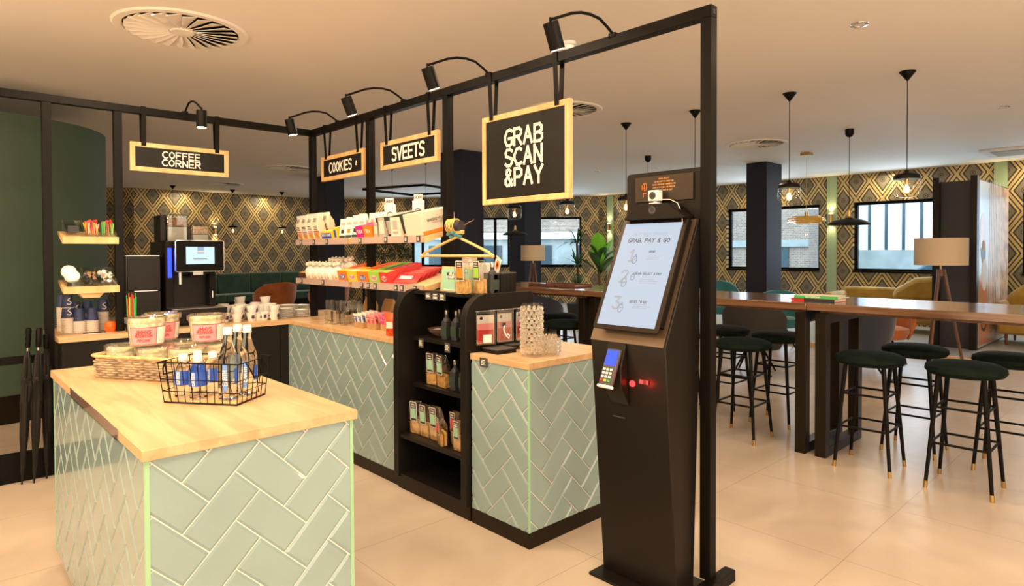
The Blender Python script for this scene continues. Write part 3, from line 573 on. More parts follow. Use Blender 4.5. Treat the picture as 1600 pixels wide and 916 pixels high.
# ------------------------------------------------------------------ tilted oak shelves
TILT = math.radians(13)
def tshelf(lab, loc, rz, w, tags, dep=.31, name='display_shelf', tilt=TILT, th=.038, lip='holder'):
    """local: y = depth (rising), x across centred, origin at the front top edge"""
    t = thing(name, lab, 'shelf', loc, (0, 0, rz), 'tilted oak shelves on the frame')
    bm = nb(); prism(bm, [(0, 0), (dep*math.cos(tilt), dep*math.sin(tilt)), (dep*math.cos(tilt), dep*math.sin(tilt)-.02), (.02, -th), (0, -th)], 'x', -w/2, w/2); obj('board', bm, M['pine'], t, bev=.001)
    obj('front_lip', BX(-w/2, w/2, -.008, -.0005, -th, .008), M[lip], t)
    for x in tags:
        g = obj('price_tag', BX(x-.019, x+.019, -.0125, -.0085, -.034, .004), M['greyd'], t); obj('small_print', lines(nb(), (x, -.013, -.014), (1, 0, 0), (0, 0, 1), .026, .024, 3), M['chalkw'], g)
    return t
SHF = 2.30; YS = 2.30/2.215
tshelf('upper oak display shelf, half holding cookie bags and yellow boxes', (SHF, 4.645, 1.557), -PI/2, .88, (-.33, -.10, .12))
tshelf('upper oak display shelf, half ending in the big white box', (SHF, 3.705, 1.557), -PI/2, .895, (-.32, .02, .26, .40))
tshelf('lower oak display shelf, half holding white gift bags', (SHF, 4.645, 1.241), -PI/2, .88, (-.33, .05))
tshelf('lower oak display shelf, half holding orange candy boxes', (SHF, 3.705, 1.241), -PI/2, .895, (-.30, -.21, -.12, .14, .21, .36))
tshelf('small upper oak shelf with sugar sticks in clear bins', (.839, 4.985, 1.560), 0, .314, (), .21, lip='pine')
t = tshelf('small lower oak shelf with lids and milk cups', (.839, 4.985, 1.232), 0, .314, (), .21, lip='pine')
obj('bracket', prism(nb(), [(-.07, -.038), (.07, -.038), (.045, -.07), (-.045, -.07)], 'y', .01, .12), M['pine'], t)
def onshelf(y, s, z=1.545): return (SHF+s*math.cos(TILT), y*YS, z+.012*(z > 1.4)-.004*(z < 1.4)+s*math.sin(TILT)+.001)
ROTS = (0, -TILT, -0.0)
# product helpers: local frame +y right of viewer? products face -X in the world, so build them facing -x, width along y
def cbox(name, lab, cat, loc, d, w, h, m, top=None, rot=ROTS, group=None, word=None, wm=None, wh=.02, printm=None):
    """carton: depth d along x, width w along y, height h; front at x=0"""
    t = thing(name, lab, cat, loc, rot, group); obj('carton', BX(0, d, -w/2, w/2, 0, h), m, t, bev=.001)
    if top: obj('lid_print', BX(.003, d-.003, -w/2+.003, w/2-.003, h, h+.0008), top, t)
    if printm: obj('front_print', BX(-.0008, 0, -w/2+.006, w/2-.006, .12*h, .8*h), printm, t)
    if word: obj('lettering', textbm(word, wh, .17, (-.0016, 0, h*.55), (0, -1, 0), (0, 0, 1)), wm or M['chalkw'], t)
    return t
# cookie bags with folded gable tops
def cookiebag(lab, loc, rot, hue):
    t = thing('cookie_bag', lab, 'cookie bag', loc, rot, 'cookie bags on the upper shelf'); w, d, h = .088, .062, .125
    obj('bag', prism(nb(), [(0, 0), (d, 0), (d, h), (d*.5+.004, h+.055), (d*.5-.004, h+.055), (0, h)], 'y', -w/2, w/2), M['cream'], t, bev=.003)
    obj('folded_top', BX(d*.5-.006, d*.5+.010, -w/2, w/2, h+.05, h+.072), M['wwhite'], t, bev=.002); obj('cookie_picture', BX(-.001, 0, -w/2+.004, w/2-.004, .008, .058), M['cookie'], t); sl = Vector((d*.5-.004, 0, .055)).normalized(); obj('gable_print', lines(nb(), (d*.25-.006, 0, h+.030), (0, -1, 0), sl, .06, .034, 4, .45), M['greyd'], t)
    obj('colour_band', BX(-.001, 0, -w/2+.004, w/2-.004, .062, .070), hue, t); obj('small_print', lines(nb(), (-.0015, 0, .095), (0, -1, 0), (0, 0, 1), .06, .035, 3), M['greyd'], t); return t
for i, (y, s, hue, lab) in enumerate([(4.83, .01, 'redp', 'white cookie bag with red band, leftmost on upper shelf'), (4.735, .01, 'bblue', 'white cookie bag with blue band, second from the left'), (4.64, .012, 'pinkp', 'white cookie bag with pink band, third from the left'), (4.545, .015, 'redp', 'white cookie bag beside the yellow box')]):
    cookiebag(lab, onshelf(y, s), ROTS, M[hue]); 
for i, (y, lab) in enumerate([(4.735, 'white cookie bag standing behind the blue-banded one'), (4.64, 'white cookie bag standing behind the pink-banded one'), (4.545, 'white cookie bag in back row beside yellow box'), (4.83, 'white cookie bag at the back left corner of upper shelf')]):
    cookiebag(lab, onshelf(y, .10), ROTS, M['redp'])
cbox('cookie_carton', 'yellow and blue cookie carton at the front of the upper shelf', 'carton', onshelf(4.39, .01), .10, .17, .062, M['yel'], word='BASTOGNE', wh=.02, printm=M['bblue'])
cbox('cookie_carton', 'yellow cookie carton right behind the blue-printed one', 'carton', onshelf(4.39, .12), .12, .17, .066, M['yel'], M['orb'])
cbox('cookie_carton', 'yellow carton standing upright across the shelf joint', 'carton', onshelf(4.27, .02), .22, .045, .085, M['yel'], printm=M['bblue'])
# leaning white pouches
def pouch(name, lab, loc, rot, w, h, d, body, labels, group=None, cat='pouch', topm=None):
    t = thing(name, lab, cat, loc, rot, group); bm = nb()
    prism(bm, [(0, 0), (d, 0), (d*.62, h*.93), (d*.62, h), (d*.5, h), (d*.5, h*.93)], 'y', -w/2, w/2); obj('bag', bm, body, t, bev=.002)
    k = (d*.5)/(h*.93)
    for (m_, zc, lw, lh) in labels:
        a = math.atan(k); L = BX(-.0012, -.0002, -lw/2, lw/2, -lh/2, lh/2); L.transform(TR(zc*k, 0, zc) @ RY(a)); obj('label', L, M[m_], t)
    if topm: obj('seal', BX(d*.5-.001, d*.62+.001, -w/2-.001, w/2+.001, h*.95, h+.001), topm, t)
    return t
for i in range(4):
    pouch('sweet_pouch', 'white sweet pouch with orange print, %s in the leaning row' % ['leftmost', 'second', 'third', 'fourth'][i], onshelf(4.165-.075*i, .01+.008*i), (0, -TILT+.25, .25), .07, .15+.008*i, .03, M['wwhite'], [('orb' if i % 2 else 'ink', .055, .03, .03), ('grey', .11, .045, .02), ('dgreen', .015, .06, .02)], 'leaning white sweet pouches')
for i in range(6):
    pouch('sweet_pouch', 'white pouch, %s in back row of leaning pouches' % ['leftmost', 'second', 'third', 'fourth', 'fifth', 'rightmost'][i], onshelf(4.08-.062*i, .11+.012*i), (0, -TILT+.28, .35), .07, .16, .025, M['wwhite'], [('grey', .09, .03, .05)], 'back row of white pouches')
cbox('tea_carton', 'magenta carton with white print on the upper shelf', 'carton', onshelf(3.905, .015), .16, .085, .085, M['mag'], M['mag'], rot=(0, -TILT, .2), word='TEA', wh=.022)
cbox('tea_carton', 'orange carton with white print beside the magenta one', 'carton', onshelf(3.80, .015), .16, .095, .085, M['orb'], M['mag'], rot=(0, -TILT, .12), word='TEA', wh=.022)
pouch('snack_pouch', 'grey slim pouch right of the orange carton', onshelf(3.715, .02), ROTS, .05, .10, .03, M['grey'], [('cream', .05, .035, .05)])
cbox('chocolate_carton', 'brown flat-topped carton row behind the slim grey pouch', 'carton', onshelf(3.70, .06), .22, .09, .13, M['choc'], M['cream'])
for i in range(5):
    cbox('chocolate_carton', 'dark green carton, %s in the row going back' % ['front one', 'second', 'third', 'fourth', 'last one'][i], 'carton', onshelf(3.575, .03+.052*i), .05, .13, .135, M['dgreen'], M['grey'], group='dark green cartons', printm=M['grey'] if i == 0 else None)
pouch('snack_pouch', 'tall grey pouch in front of dark green cartons', onshelf(3.60, -.002), ROTS, .075, .135, .028, M['grey'], [('cream', .07, .055, .09)])
pouch('snack_pouch', 'pale grey pouch with rosy print beside the big white box', onshelf(3.44, -.001), ROTS, .115, .13, .03, M['cream'], [('grey', .08, .05, .06), ('pink', .03, .06, .015)])
for i, (y, s) in enumerate([(3.79, .20), (3.60, .295)]):
    t = thing('display_card', 'white stand-up display card %s on upper shelf' % ['nearer the pouches, tilted', 'behind the green cartons, upright'][i], 'display card', onshelf(y, s), (0, -.12 if i == 0 else 0, .3), 'white display cards')
    obj('card', BX(0, .012, -.05, .05, 0, .20), M['wwhite'], t, bev=.002); obj('header', BX(0, .012, -.035, .035, .20, .245), M['wwhite'], t); obj('lettering', textbm('KANJERS', .016, .18, (-.001, 0, .222), (0, -1, 0), (0, 0, 1), xs=.8), M['greyd'], t)
    obj('cookie_picture', BX(-.001, 0, -.038, .038, .03, .07), M['cookie'], t); obj('arch_print', tube(nb(), [(-.001, .036*math.cos(a), .10+.045*math.sin(a)) for a in [PI*j/8 for j in range(9)]], .003, 5), M['ink'], t)
t = thing('white_carton', 'big white carton lying at the near end of upper shelf', 'carton', (SHF+.012, 3.40, 1.563), (0, -TILT, 0))
obj('carton', BX(0, .27, -.12, .07, 0, .14), M['cream'], t, bev=.001); obj('base_band', BX(.001, .269, -.1215, .07, 0, .022), M['orb'], t)
obj('lettering', textbm('WHISKEYFUDGE', .017, .17, (.13, -.1225, .085), (1, 0, 0), (0, 0, 1)), M['ink'], t); obj('small_print', lines(nb(), (.13, -.1222, .065), (1, 0, 0), (0, 0, 1), .10, .012, 2), M['grey'], t)
obj('round_seal', disc((.252, -.1225, .08), (1, 0, 0), (0, 0, 1), .013, .022), M['redp'], t); obj('crest', disc((.13, -.1222, .108), (1, 0, 0), (0, 0, 1), .006, .006), M['gold'], t)
# lower shelf
ZL = 1.245
for i in range(2):
    cbox('biscuit_tray', ['brown biscuit tray at far left of lower shelf', 'brown biscuit tray behind the first white gift bags'][i], 'tray', onshelf(4.84-.10*i, .02+.03*i, ZL), .24, .10, .045, M['choc'], M['cookie'])
def giftbag(lab, loc, sc=1, m=None):
    t = thing('gift_bag', lab, 'gift bag', loc, (0, -TILT, 0), 'white gift bags with bows'); 
    bm = lathe(nb(), [(0, 0), (.042, .0), (.05, .02), (.052, .05), (.045, .075), (.022, .095), (.014, .102), (.02, .112), (.034, .13)], 20)
    for v in bm.verts:
        a = math.atan2(v.co.y, v.co.x); v.co *= (1+.05*math.sin(7*a))
        v.co *= sc
    obj('bag', bm, m or M['wwhite'], t); bm = nb()
    for a in (0, PI/2.2, PI, 4.6):
        sph(bm, (.022*math.cos(a)*sc, .026*math.sin(a)*sc, .117*sc), .018*sc, (1, 1, .8), 10, 6)
    obj('bow', bm, M['cream'], t)
    bm = nb()
    for k in range(7): a = k*2*PI/7; sph(bm, (.045*math.cos(a)*sc, .045*math.sin(a)*sc, .024*sc), .012*sc, (1, 1, 1), 8, 5)
    obj('cookies', bm, M['cookie'], t); return t
for i, (y, s, lab) in enumerate([(4.70, .05, 'leftmost, in front'), (4.59, .05, 'second in front row'), (4.485, .05, 'third in front row'), (4.385, .05, 'fourth in front row'), (4.28, .06, 'fifth in front row'), (4.52, .16, 'back row, left'), (4.41, .16, 'back row, middle'), (4.29, .17, 'back row, right')]):
    giftbag('white ruffled gift bag on lower shelf, '+lab, onshelf(y, s, ZL), 1 if i < 5 else 1.08)
def candybox(lab, y, w, m, pm, word, s=.0, L=.285, filling='choc'):
    t = thing('candy_box', lab, 'candy box', onshelf(y, s, ZL), ROTS, 'open candy boxes on the lower shelf')
    bm = nb(); h = .082; th = .003
    box(bm, 0, L, -w/2, w/2, 0, th); box(bm, 0, th, -w/2, w/2, th, h); box(bm, L-th, L, -w/2, w/2, th, h); box(bm, th, L-th, -w/2, -w/2+th, th, h); box(bm, th, L-th, w/2-th, w/2, th, h)
    obj('carton', bm, M[m], t); obj('sweets', BX(th, L-th, -w/2+th, w/2-th, th, h*.86), M[filling], t); obj('front_flap', BX(th, .075, -w/2+th, w/2-th, h-.002, h), M[pm], t)
    for k in range(9):
        x = .09+k*.021
        if m == 'lime' or x+.014 > L: continue
        obj('wrapper', BX(x, x+.014, -w/2+.01, w/2-.01, h*.86, h*.95), M['redp' if k % 2 else m], t)
    obj('logo_patch', disc((-.001, 0, .038), (0, -1, 0), (0, 0, 1), w*.33, .019), M['bblue' if m == 'orb' else 'wwhite'], t); obj('lettering', textbm(word, .02, .2, (-.0018, 0, .038), (0, -1, 0), (0, 0, 1), slant=.2), M['wwhite' if m == 'orb' else 'redp'], t)
candybox('orange candy box, leftmost of the open boxes', 4.13, .135, 'orb', 'yel', 'TUM', L=.28)
candybox('yellow candy box between two orange ones', 3.99, .135, 'yel', 'cream', 'PLOP', L=.13)
candybox('orange candy box with blue oval logo beside the green one', 3.85, .135, 'orb', 'yel', 'ROLO')
candybox('lime green candy box with grey sweets', 3.70, .14, 'lime', 'lime', 'FRUIT', filling='greyd')
candybox('red and green candy box at the near end of lower shelf', 3.575, .10, 'redp', 'lime', 'BONI', filling='redp')
def foilbag(lab, loc, rot, w, h, m, lm='wwhite', grp='red foil sweet bags', d=.03):
    t = thing('foil_bag', lab, 'sweet bag', loc, rot, grp); bm = nb(); n = 8; P_ = []
    for i in range(n+1):
        z = h*i/n; b = d*math.sin(PI*min(1, max(0, (i-.3)/(n-.6))))**.6 if 0 < i < n else .0015
        row = []
        for j in range(7):
            y = -w/2+w*j/6; e = (1-abs(2*j/6-1)**2.5); row.append((b*e/2+.001+random.uniform(-.0012, .0012), y+random.uniform(-.001, .001), z))
        P_.append(row)
    for sg in (-1, 1):
        V = [[bm.verts.new((sg*p[0], p[1], p[2])) for p in row] for row in P_]
        for i in range(n):
            for j in range(6): bm.faces.new((V[i][j], V[i][j+1], V[i+1][j+1], V[i+1][j]))
    obj('bag', bm, m, t); x = -d/2-.003
    obj('label', patch((x, 0, h*.5), (0, -1, 0), (0, 0, 1), w*.55, h*.28), M[lm], t); return t
for i in range(5):
    foilbag('red and white foil sweet bag, %s of the leaning stack' % ['front one', 'second', 'third', 'fourth', 'last one'][i], onshelf(3.39+.012*i, .02+.05*i, ZL), (0, .85, .25), .20, .10, M['redp'])
# --------------------------------------------------------------- on the worktop of part A
def tumbler(lab, loc, h=.10, r=.036, grp='clear tumblers in stacks'):
    t = lathe(nb(), [(0, .003), (r*.78, .003), (r*.80, 0), (r*.82, .003), (r, h), (r-.0022, h), (r*.78, .008), (0, .008)], 20)
    o = obj('tumbler', t, M['thin']); place(o, loc); return tag(o, lab, 'glass', grp)
SP = [(2.27, 4.47), (2.35, 4.44), (2.28, 4.375), (2.36, 4.34), (2.44, 4.41), (2.30, 4.29), (2.40, 4.26)]
nm = ['front left', 'left back', 'front middle', 'middle', 'far back', 'front right', 'right back']
for i, (x, y) in enumerate(SP):
    tumbler('clear tumbler, %s, bottom of its stack' % nm[i], (x, y, WT)); tumbler('clear tumbler, %s, top of its stack' % nm[i], (x, y, WT+.075)) if i in (1, 3, 4, 6) else None
t = thing('tall_glass', 'taller clear glass left of the tumblers', 'glass', (2.36, 4.62, WT)); obj('bowl', lathe(nb(), [(0, .003), (.028, .003), (.030, 0), (.031, .003), (.037, .17), (.035, .17), (.028, .01), (0, .01)], 20), M['thin'], t)
def tribox(lab, loc, m, m2, rz=0, n=5, pat='bblue'):
    t = thing('kraft_display_box', 'kraft display box '+lab, 'display box', loc, (0, 0, rz)); 
    prof = [(0, 0), (.19, 0), (.19, .085), (0, .042)]
    bm = nb(); prism(bm, prof, 'y', -.062, -.059); prism(bm, prof, 'y', .059, .062); box(bm, 0, .003, -.059, .059, 0, .042); box(bm, .187, .19, -.059, .059, 0, .085); box(bm, .003, .187, -.059, .059, 0, .003)
    obj('box', bm, M['kraft'], t)
    for k in range(n):
        for sd in (-1, 1):
            if k == 0 or True:
                s = thing('sweet_sachet', '%s sachet, %s, %s side of kraft box %s' % (m2[1], ['front row', 'second row', 'third row', 'fourth row', 'back row'][k], 'left' if sd > 0 else 'right', lab), 'sachet', tuple(Vector(loc)+Vector((.012+.033*k, sd*.029, .005+.004*k))), (0, -.28, rz), 'triangle sachets in kraft boxes')
                obj('bag', BX(0, .009, -.027, .027, 0, .10), M[m], s, bev=.003)
                if k < 2: obj('triangle_print', prism(nb(), [(-.024, .082), (.024, .082), (0, .02)], 'x', -.0012, -.0002), M[m2[0]], s); obj('lettering', textbm('NIBB IT', .009, .2, (-.0018, 0, .071), (0, -1, 0), (0, 0, 1), xs=.8), M['wwhite'], s)
tribox('of blue and white sachets', (2.30, 4.072, WT), 'lblue' if 0 else 'wwhite', ('bblue', 'blue and white'))
tribox('of pink and red sachets', (2.32, 3.93, WT), 'pink', ('redp', 'pink and red'))
tribox('of magenta sachets beside the orange bag', (2.34, 3.78, WT), 'pinkp', ('mag', 'magenta'))
foilbag('orange-red foil bag standing in front at shelf unit', (2.235, 3.53, WT+.001), (0, -.08, .5), .085, .150, M['redorange'], 'wwhite', 'orange-red foil bags', .05)
foilbag('orange-red foil bag leaning behind the front one', (2.255, 3.44, WT+.001), (0, -.1, -.2), .085, .160, M['redorange'], 'orb', 'orange-red foil bags', .05)
def kraftbag(lab, loc):
    t = thing('kraft_bag', lab, 'paper bag', loc, (0, 0, .1), 'kraft bags with dark triangle'); obj('bag', prism(nb(), [(0, 0), (.07, 0), (.07, .12), (.04, .185), (.03, .185), (0, .12)], 'y', -.055, .055), M['kraft'], t, bev=.003)
    bm = nb(); prism(bm, [(-.042, .165-.02), (.042, .165-.02), (0, .05)], 'x', -.0012, -.0004); bm.transform(TR(0, 0, 0)); o = obj('triangle_print', bm, M['choc'], t); o.location = (.004, 0, -.02)
    obj('lettering', textbm('POPCORN', .012, .2, (.0025, 0, .105), (0, -1, 0), (0, 0, 1), xs=.8), M['cream'], t)
kraftbag('kraft paper bag, left one behind the blue sachets', (2.60, 4.47, WT)); kraftbag('kraft paper bag, middle one behind pink sachets', (2.60, 4.19, WT)); kraftbag('kraft paper bag, half hidden by the black shelf unit', (2.60, 3.93, WT))
# plates
def saucerbm(r): return lathe(nb(), [(0, .002), (r*.5, .002), (r*.55, 0), (r*.6, .002), (r*.96, .0065), (r, .008), (r*.98, .0095), (r*.6, .005), (0, .0045)], 32)
s0 = obj('saucer', saucerbm(.07), M['wwhite']); tag(s0, 'x', 'saucer'); first = True
for (x, y, n, r, nm_) in [(2.21, 5.13, 8, 1.0, 'tall front saucer stack'), (2.33, 5.32, 9, 1.12, 'saucer stack at the back'), (2.36, 5.13, 6, .85, 'low saucer stack by the tumblers'), (2.47, 5.36, 8, .95, 'saucer stack behind the low one')]:
    for k in range(n):
        lab = 'white saucer, %s, in the %s' % (ORD[n-1-k], nm_); o = s0 if first else dup(s0); first = False
        o.location = (x, y, WT+.0105*k); o.scale = (r, r, 1); tag(o, lab, 'saucer', 'white saucers in stacks')
# cups
cup0 = thing('coffee_cup', 'x', 'cup', (0, 0, 0)); cr = .044
obj('bowl', lathe(nb(), [(0, .004), (.024, .004), (.026, 0), (.028, .004), (cr, .068), (cr-.0025, .068), (.024, .010), (0, .009)], 24), M['wwhite'], cup0)
obj('handle', tube(nb(), [(cr-.006, 0, .052), (cr+.014, 0, .054), (cr+.022, 0, .040), (cr+.014, 0, .024), (cr-.012, 0, .018)], .0042, 8), M['wwhite'], cup0)
bm = nb(); a0 = -.2
obj('square_mark', BX(-.010, .010, -.0412, -.033, .022, .050), M['navyl'], cup0)
CP = [(1.745, 5.16, 1, .9), (1.815, 5.09, 2, 3.6), (1.925, 5.085, 2, .3), (2.02, 5.08, 1, .1), (2.095, 5.06, 2, 2.2), (1.77, 5.24, 2, 4.0), (1.88, 5.21, 2, 1.2), (1.99, 5.20, 2, 3.0), (2.085, 5.18, 2, .5), (1.80, 5.36, 2, .4), (1.92, 5.35, 2, 3.5), (2.04, 5.33, 2, .8), (2.13, 5.34, 3, .3), (1.84, 5.48, 2, 2.5), (1.97, 5.47, 3, 1.0), (2.10, 5.47, 2, .2), (1.975, 5.095, 1, 2), (2.04, 5.20, 2, .1), (1.935, 5.27, 2, 1.5), (2.14, 5.25, 2, .7), (1.86, 5.30, 2, 2.2)]
CN = ['beside the machine tray', 'left in the front row', 'second in the front row', 'middle of the front row', 'right end of the front row beside the plates', 'left in the second row', 'second in the second row', 'third in the second row', 'right in the second row', 'left in the third row', 'second in the third row', 'third in the third row', 'right in the third row', 'left in the back row', 'middle of the back row', 'right in the back row', 'squeezed between two piles in the front row', 'between second and third row, right of centre', 'between second and third row, centre', 'at the far right beside the saucers', 'between third row piles at left']
first = True
for (x, y, n, rz), nm_ in zip(CP, CN):
    for k in range(n):
        lab = 'white espresso cup, %s%s' % (nm_, '' if n == 1 else (', bottom of its pile', ', stacked on top', ', third up')[k]); o = cup0 if first else dup(cup0); first = False
        o.location = (x+.004*k, y, WT+.052*k); o.rotation_euler = (0, .04*k, rz*.35-.2+k*.9); tag(o, lab, 'cup', 'white espresso cups')

# --------------------------------------------------------------- end worktop, shelf unit contents, top board
def vase(lab, loc, r, h, rows, nseg, cat, grp=None):
    bm = nb(); lathe(bm, [(0, .006), (r*.9, .006), (r*.94, 0), (r, .006), (r, h), (r-.005, h), (r*.86, .014), (0, .014)], 32)
    o = obj('vase' if cat == 'vase' else 'tumbler', bm, M['thin']); b2 = nb()
    for i in range(rows):
        for k in range(nseg):
            a = 2*PI*(k+.5*(i % 2))/nseg; z = .016+(h-.03)*(i+.5)/rows; sph(b2, (r*.985*math.cos(a), r*.985*math.sin(a), z), r*.19, (1, 1, 1), 10, 6)
    e = thing('vase' if cat == 'vase' else 'tumbler', lab, cat, loc, group=grp); o.name = 'bowl'; o.parent = e; obj('diamond_studs', b2, M['glass'], e); return e
vase('tall studded crystal vase on the end block worktop', (2.325, 2.335, WT), .055, .275, 11, 12, 'vase')
vase('short studded crystal tumbler right of the vase', (2.44, 2.30, WT), .042, .10, 6, 14, 'glass'); vase('short crystal tumbler behind the first one', (2.52, 2.40, WT), .042, .10, 6, 14, 'glass')
for i, (c, w, d, h) in enumerate([((2.29, 2.55, WT), .13, .17, .026), ((2.42, 2.585, WT), .08, .10, .030)]):
    t = thing('black_tray_box', ['flat black box lying beside the crystal vase', 'smaller flat black box behind the first one'][i], 'box', c, (0, 0, -.04)); obj('base', BX(-w/2, w/2, -d/2+.02, d/2-.02, 0, h-.006), M['blackm'], t); obj('lid', BX(-w/2-.001, w/2+.001, -d/2+.019, d/2-.019, h-.006, h), M['greyd'], t, bev=.001)
# blister cards on pegs on the near side panel
t = thing('hanging_rod', 'thin steel rod carrying the red cards on black panel', 'rod', (2.42, 2.625, 1.135)); obj('rod', cyl(nb(), (-.22, 0, 0), (.20, 0, 0), .0025, n=8), M['steel'], t)
for x in (-.22, .20): obj('end_mount', cyl(nb(), (x, 0, 0), (x, .0145, 0), .003, n=8), M['steel'], t)
for i, (x, wd_, lab) in enumerate([(2.245, .10, 'red card pack with earphone case, left on the rod'), (2.385, .10, 'red card pack with white cable, middle on the rod'), (2.515, .095, 'red card pack behind the vase, right on the rod')]):
    t = thing('blister_pack', lab, 'blister pack', (x, 2.612, 1.0), (0, 0, -.35+.25*i), 'red blister packs on a rod')
    obj('card', BX(-wd_/2, wd_/2, -.001, .001, -.04, .115), M['wwhite'], t); obj('red_print', BX(-wd_/2+.003, wd_/2-.003, -.0016, -.001, -.038, .035), M['redp'], t); obj('pink_print', BX(-wd_/2+.003, wd_/2-.003, -.0016, -.001, .035, .07), M['pink'], t)
    obj('clear_case', BX(-wd_/2-.006, wd_/2+.006, -.014, -.002, -.046, .140), M['film'], t, bev=.003); obj('hang_tab', BX(-wd_/2, wd_/2, -.002, .001, .122, .136), M['greyd'], t); obj('round_logo', disc((-wd_*.25, -.0018, .098), (1, 0, 0), (0, 0, 1), .009, .009), M['ink'], t)
    if i == 0: obj('earphone_case', BX(-.018, .03, -.018, -.016, -.034, .01), M['plast'], t, bev=.006)
    elif i == 1: obj('cable', tube(nb(), [(-.012, -.018, .05), (-.018, -.018, .03), (-.012, -.018, .01), (0, -.018, -.01), (.018, -.018, -.025), (.022, -.018, -.008), (.008, -.018, .0)], .0045, 8), M['plast'], t); obj('plug', BX(-.02, -.004, -.019, -.012, .045, .065), M['ink'], t)
    else: obj('charger', BX(0, .03, -.018, -.014, -.03, .02), M['plast'], t, bev=.006)
# bottles
def oilbottle(lab, loc, clear=False):
    t = thing('dark_bottle', lab, 'bottle', loc, group='dark square bottles with steel stoppers'); 
    obj('body', prism(nb(), rrect(.05, .05, .008, 3), 'z', 0, .11), M['ink'], t, bev=.002); obj('shoulder', lathe(nb(), [(.026, .108), (.022, .122), (.012, .132), (.011, .150)], 20), M['ink'], t)
    obj('label', BX(-.0262, .0262, -.0262, .0262, .022, .080), M['dgreen'], t); obj('stopper', lathe(nb(), [(0, .15), (.012, .15), (.013, .172), (.010, .176), (0, .176)], 16), M['steel'], t); return t
for i, (x, y, z, lab) in enumerate([(2.30, 3.03, .936, 'dark bottle with steel stopper, left on the upper board of black unit'), (2.32, 2.962, .936, 'dark bottle with steel stopper, middle on upper board of black unit'), (2.33, 2.89, .936, 'dark bottle with steel stopper, right on upper board of black unit'), (2.40, 3.03, .936, 'dark bottle behind the other two on the upper board'),
        (2.30, 2.95, .646, 'dark bottle beside cheese-straw bags on the middle board'), (2.31, 2.875, .646, 'dark bottle half hidden by side panel on middle board'), (2.37, 2.635, 1.223, 'dark bottle standing on top of black unit beside the playing card')]): oilbottle(lab, (x, y+(.06 if z > 1 else 0), z))
t = thing('bowl', 'shallow speckled stoneware bowl on the black unit upper board', 'bowl', (2.36, 3.16, .936)); obj('bowl', lathe(nb(), [(0, .004), (.03, 0), (.045, .008), (.075, .03), (.085, .052), (.080, .052), (.05, .018), (0, .012)], 32), M['bark'], t)
obj('contents', lathe(nb(), [(.072, .04), (.04, .048), (0, .05)], 20), M['grey'], t)
def strawbag(lab, loc, rz, col, h=.15, w=.075):
    t = thing('cheese_straw_bag', lab, 'snack bag', loc, (0, -.05, rz), 'clear bags of cheese straws'); d = .045
    bm = nb()
    for k in range(6):
        for j in range(2):
            box(bm, -.018+j*.02, -.004+j*.02, -w/2+.006+k*(w-.012)/6, -w/2+.006+(k+.85)*(w-.012)/6, .004, .07+.012*((k*3+j) % 3))
    obj('cheese_straws', bm, M['straw'], t)
    obj('bag', prism(nb(), [(-d/2, 0), (d/2, 0), (d/2, h*.72), (.003, h), (-.003, h), (-d/2, h*.72)], 'y', -w/2, w/2), M['film'], t, bev=.004)
    obj('label_border', BX(-d/2-.003, -d/2-.002, -w*.30, w*.30, h*.40, h*.98), M['cream'], t); obj('label', BX(-d/2-.0036, -d/2-.003, -w*.26, w*.26, h*.42, h*.96), M['ink'], t); obj('label_picture', BX(-d/2-.0042, -d/2-.0036, -w*.23, w*.23, h*.48, h*.78), M[col], t)
    obj('lettering', textbm('MAAS', .008, .2, (-d/2-.0045, 0, h*.90), (0, -1, 0), (0, 0, 1)), M['chalkw'], t); obj('lettering', textbm('STROOMPIES', .006, .2, (-d/2-.0045, 0, h*.83), (0, -1, 0), (0, 0, 1), xs=.7), M['chalkw'], t); return t
for (x, y, z, rz, col, lab, h, w) in [(2.30, 3.165, .646, .1, 'mint', 'green-label cheese straw bag, left on middle board', .20, .10), (2.29, 3.05, .646, -.1, 'mint', 'green-label cheese straw bag, right on the middle board', .20, .10),
        (2.225, 3.235, .346, .15, 'mint', 'green-label cheese straw bag, leftmost on the low board', .205, .095), (2.225, 3.135, .346, 0, 'mint', 'green-label cheese straw bag, second from left on low board', .20, .095), (2.225, 3.03, .346, 0, 'mint', 'green-label cheese straw bag, third from left on low board', .205, .098), (2.19, 2.93, .346, -.35, 'redp', 'red-label cheese straw bag tilted at front of low board', .165, .085), (2.25, 2.87, .346, -.1, 'redp', 'red-label cheese straw bag behind the tilted one', .20, .085), (2.20, 2.78, .346, 0, 'mint', 'green-label cheese straw bag, rightmost on the low board', .175, .08),
        (2.245, 2.80, 1.223, .1, 'orb', 'orange-label cheese straw bag on top of the black unit', .19, .10), (2.315, 2.735, 1.223, 0, 'lime', 'pale green-label cheese straw bag on top of black unit', .19, .09)]: strawbag(lab, (x, y, z), rz, col, h, w)
t = thing('framed_sign', 'mint framed sign reading MAAS STROOMPIES on the black unit', 'sign', (2.30, 2.935, 1.223), (0, .10, -.0)); 
obj('wood_frame', BX(0, .012, -.16, .16, 0, .15), M['pine'], t, bev=.002); obj('mint_card', BX(-.001, 0, -.150, .150, .009, .141), M['mint'], t); obj('black_band', BX(-.0016, -.001, .005, .10, .075, .115), M['ink'], t)
obj('lettering', textbm('MAAS', .017, .19, (-.0022, .052, .105), (0, -1, 0), (0, 0, 1)), M['chalkw'], t); obj('lettering', textbm('STROOMPIES', .014, .19, (-.0022, .052, .086), (0, -1, 0), (0, 0, 1), xs=.75), M['chalkw'], t)
bm = tube(nb(), [(-.002, -.02, .03), (-.002, -.02, .115), (-.002, -.095, .115)], .0018, 5); tube(bm, [(-.002, -.05, .03), (-.002, -.05, .115)], .0015, 5); tube(bm, [(-.002, -.02, .05), (-.002, -.05, .07), (-.002, -.02, .09), (-.002, -.05, .11)], .001, 5); obj('crane_drawing', bm, M['ink'], t)
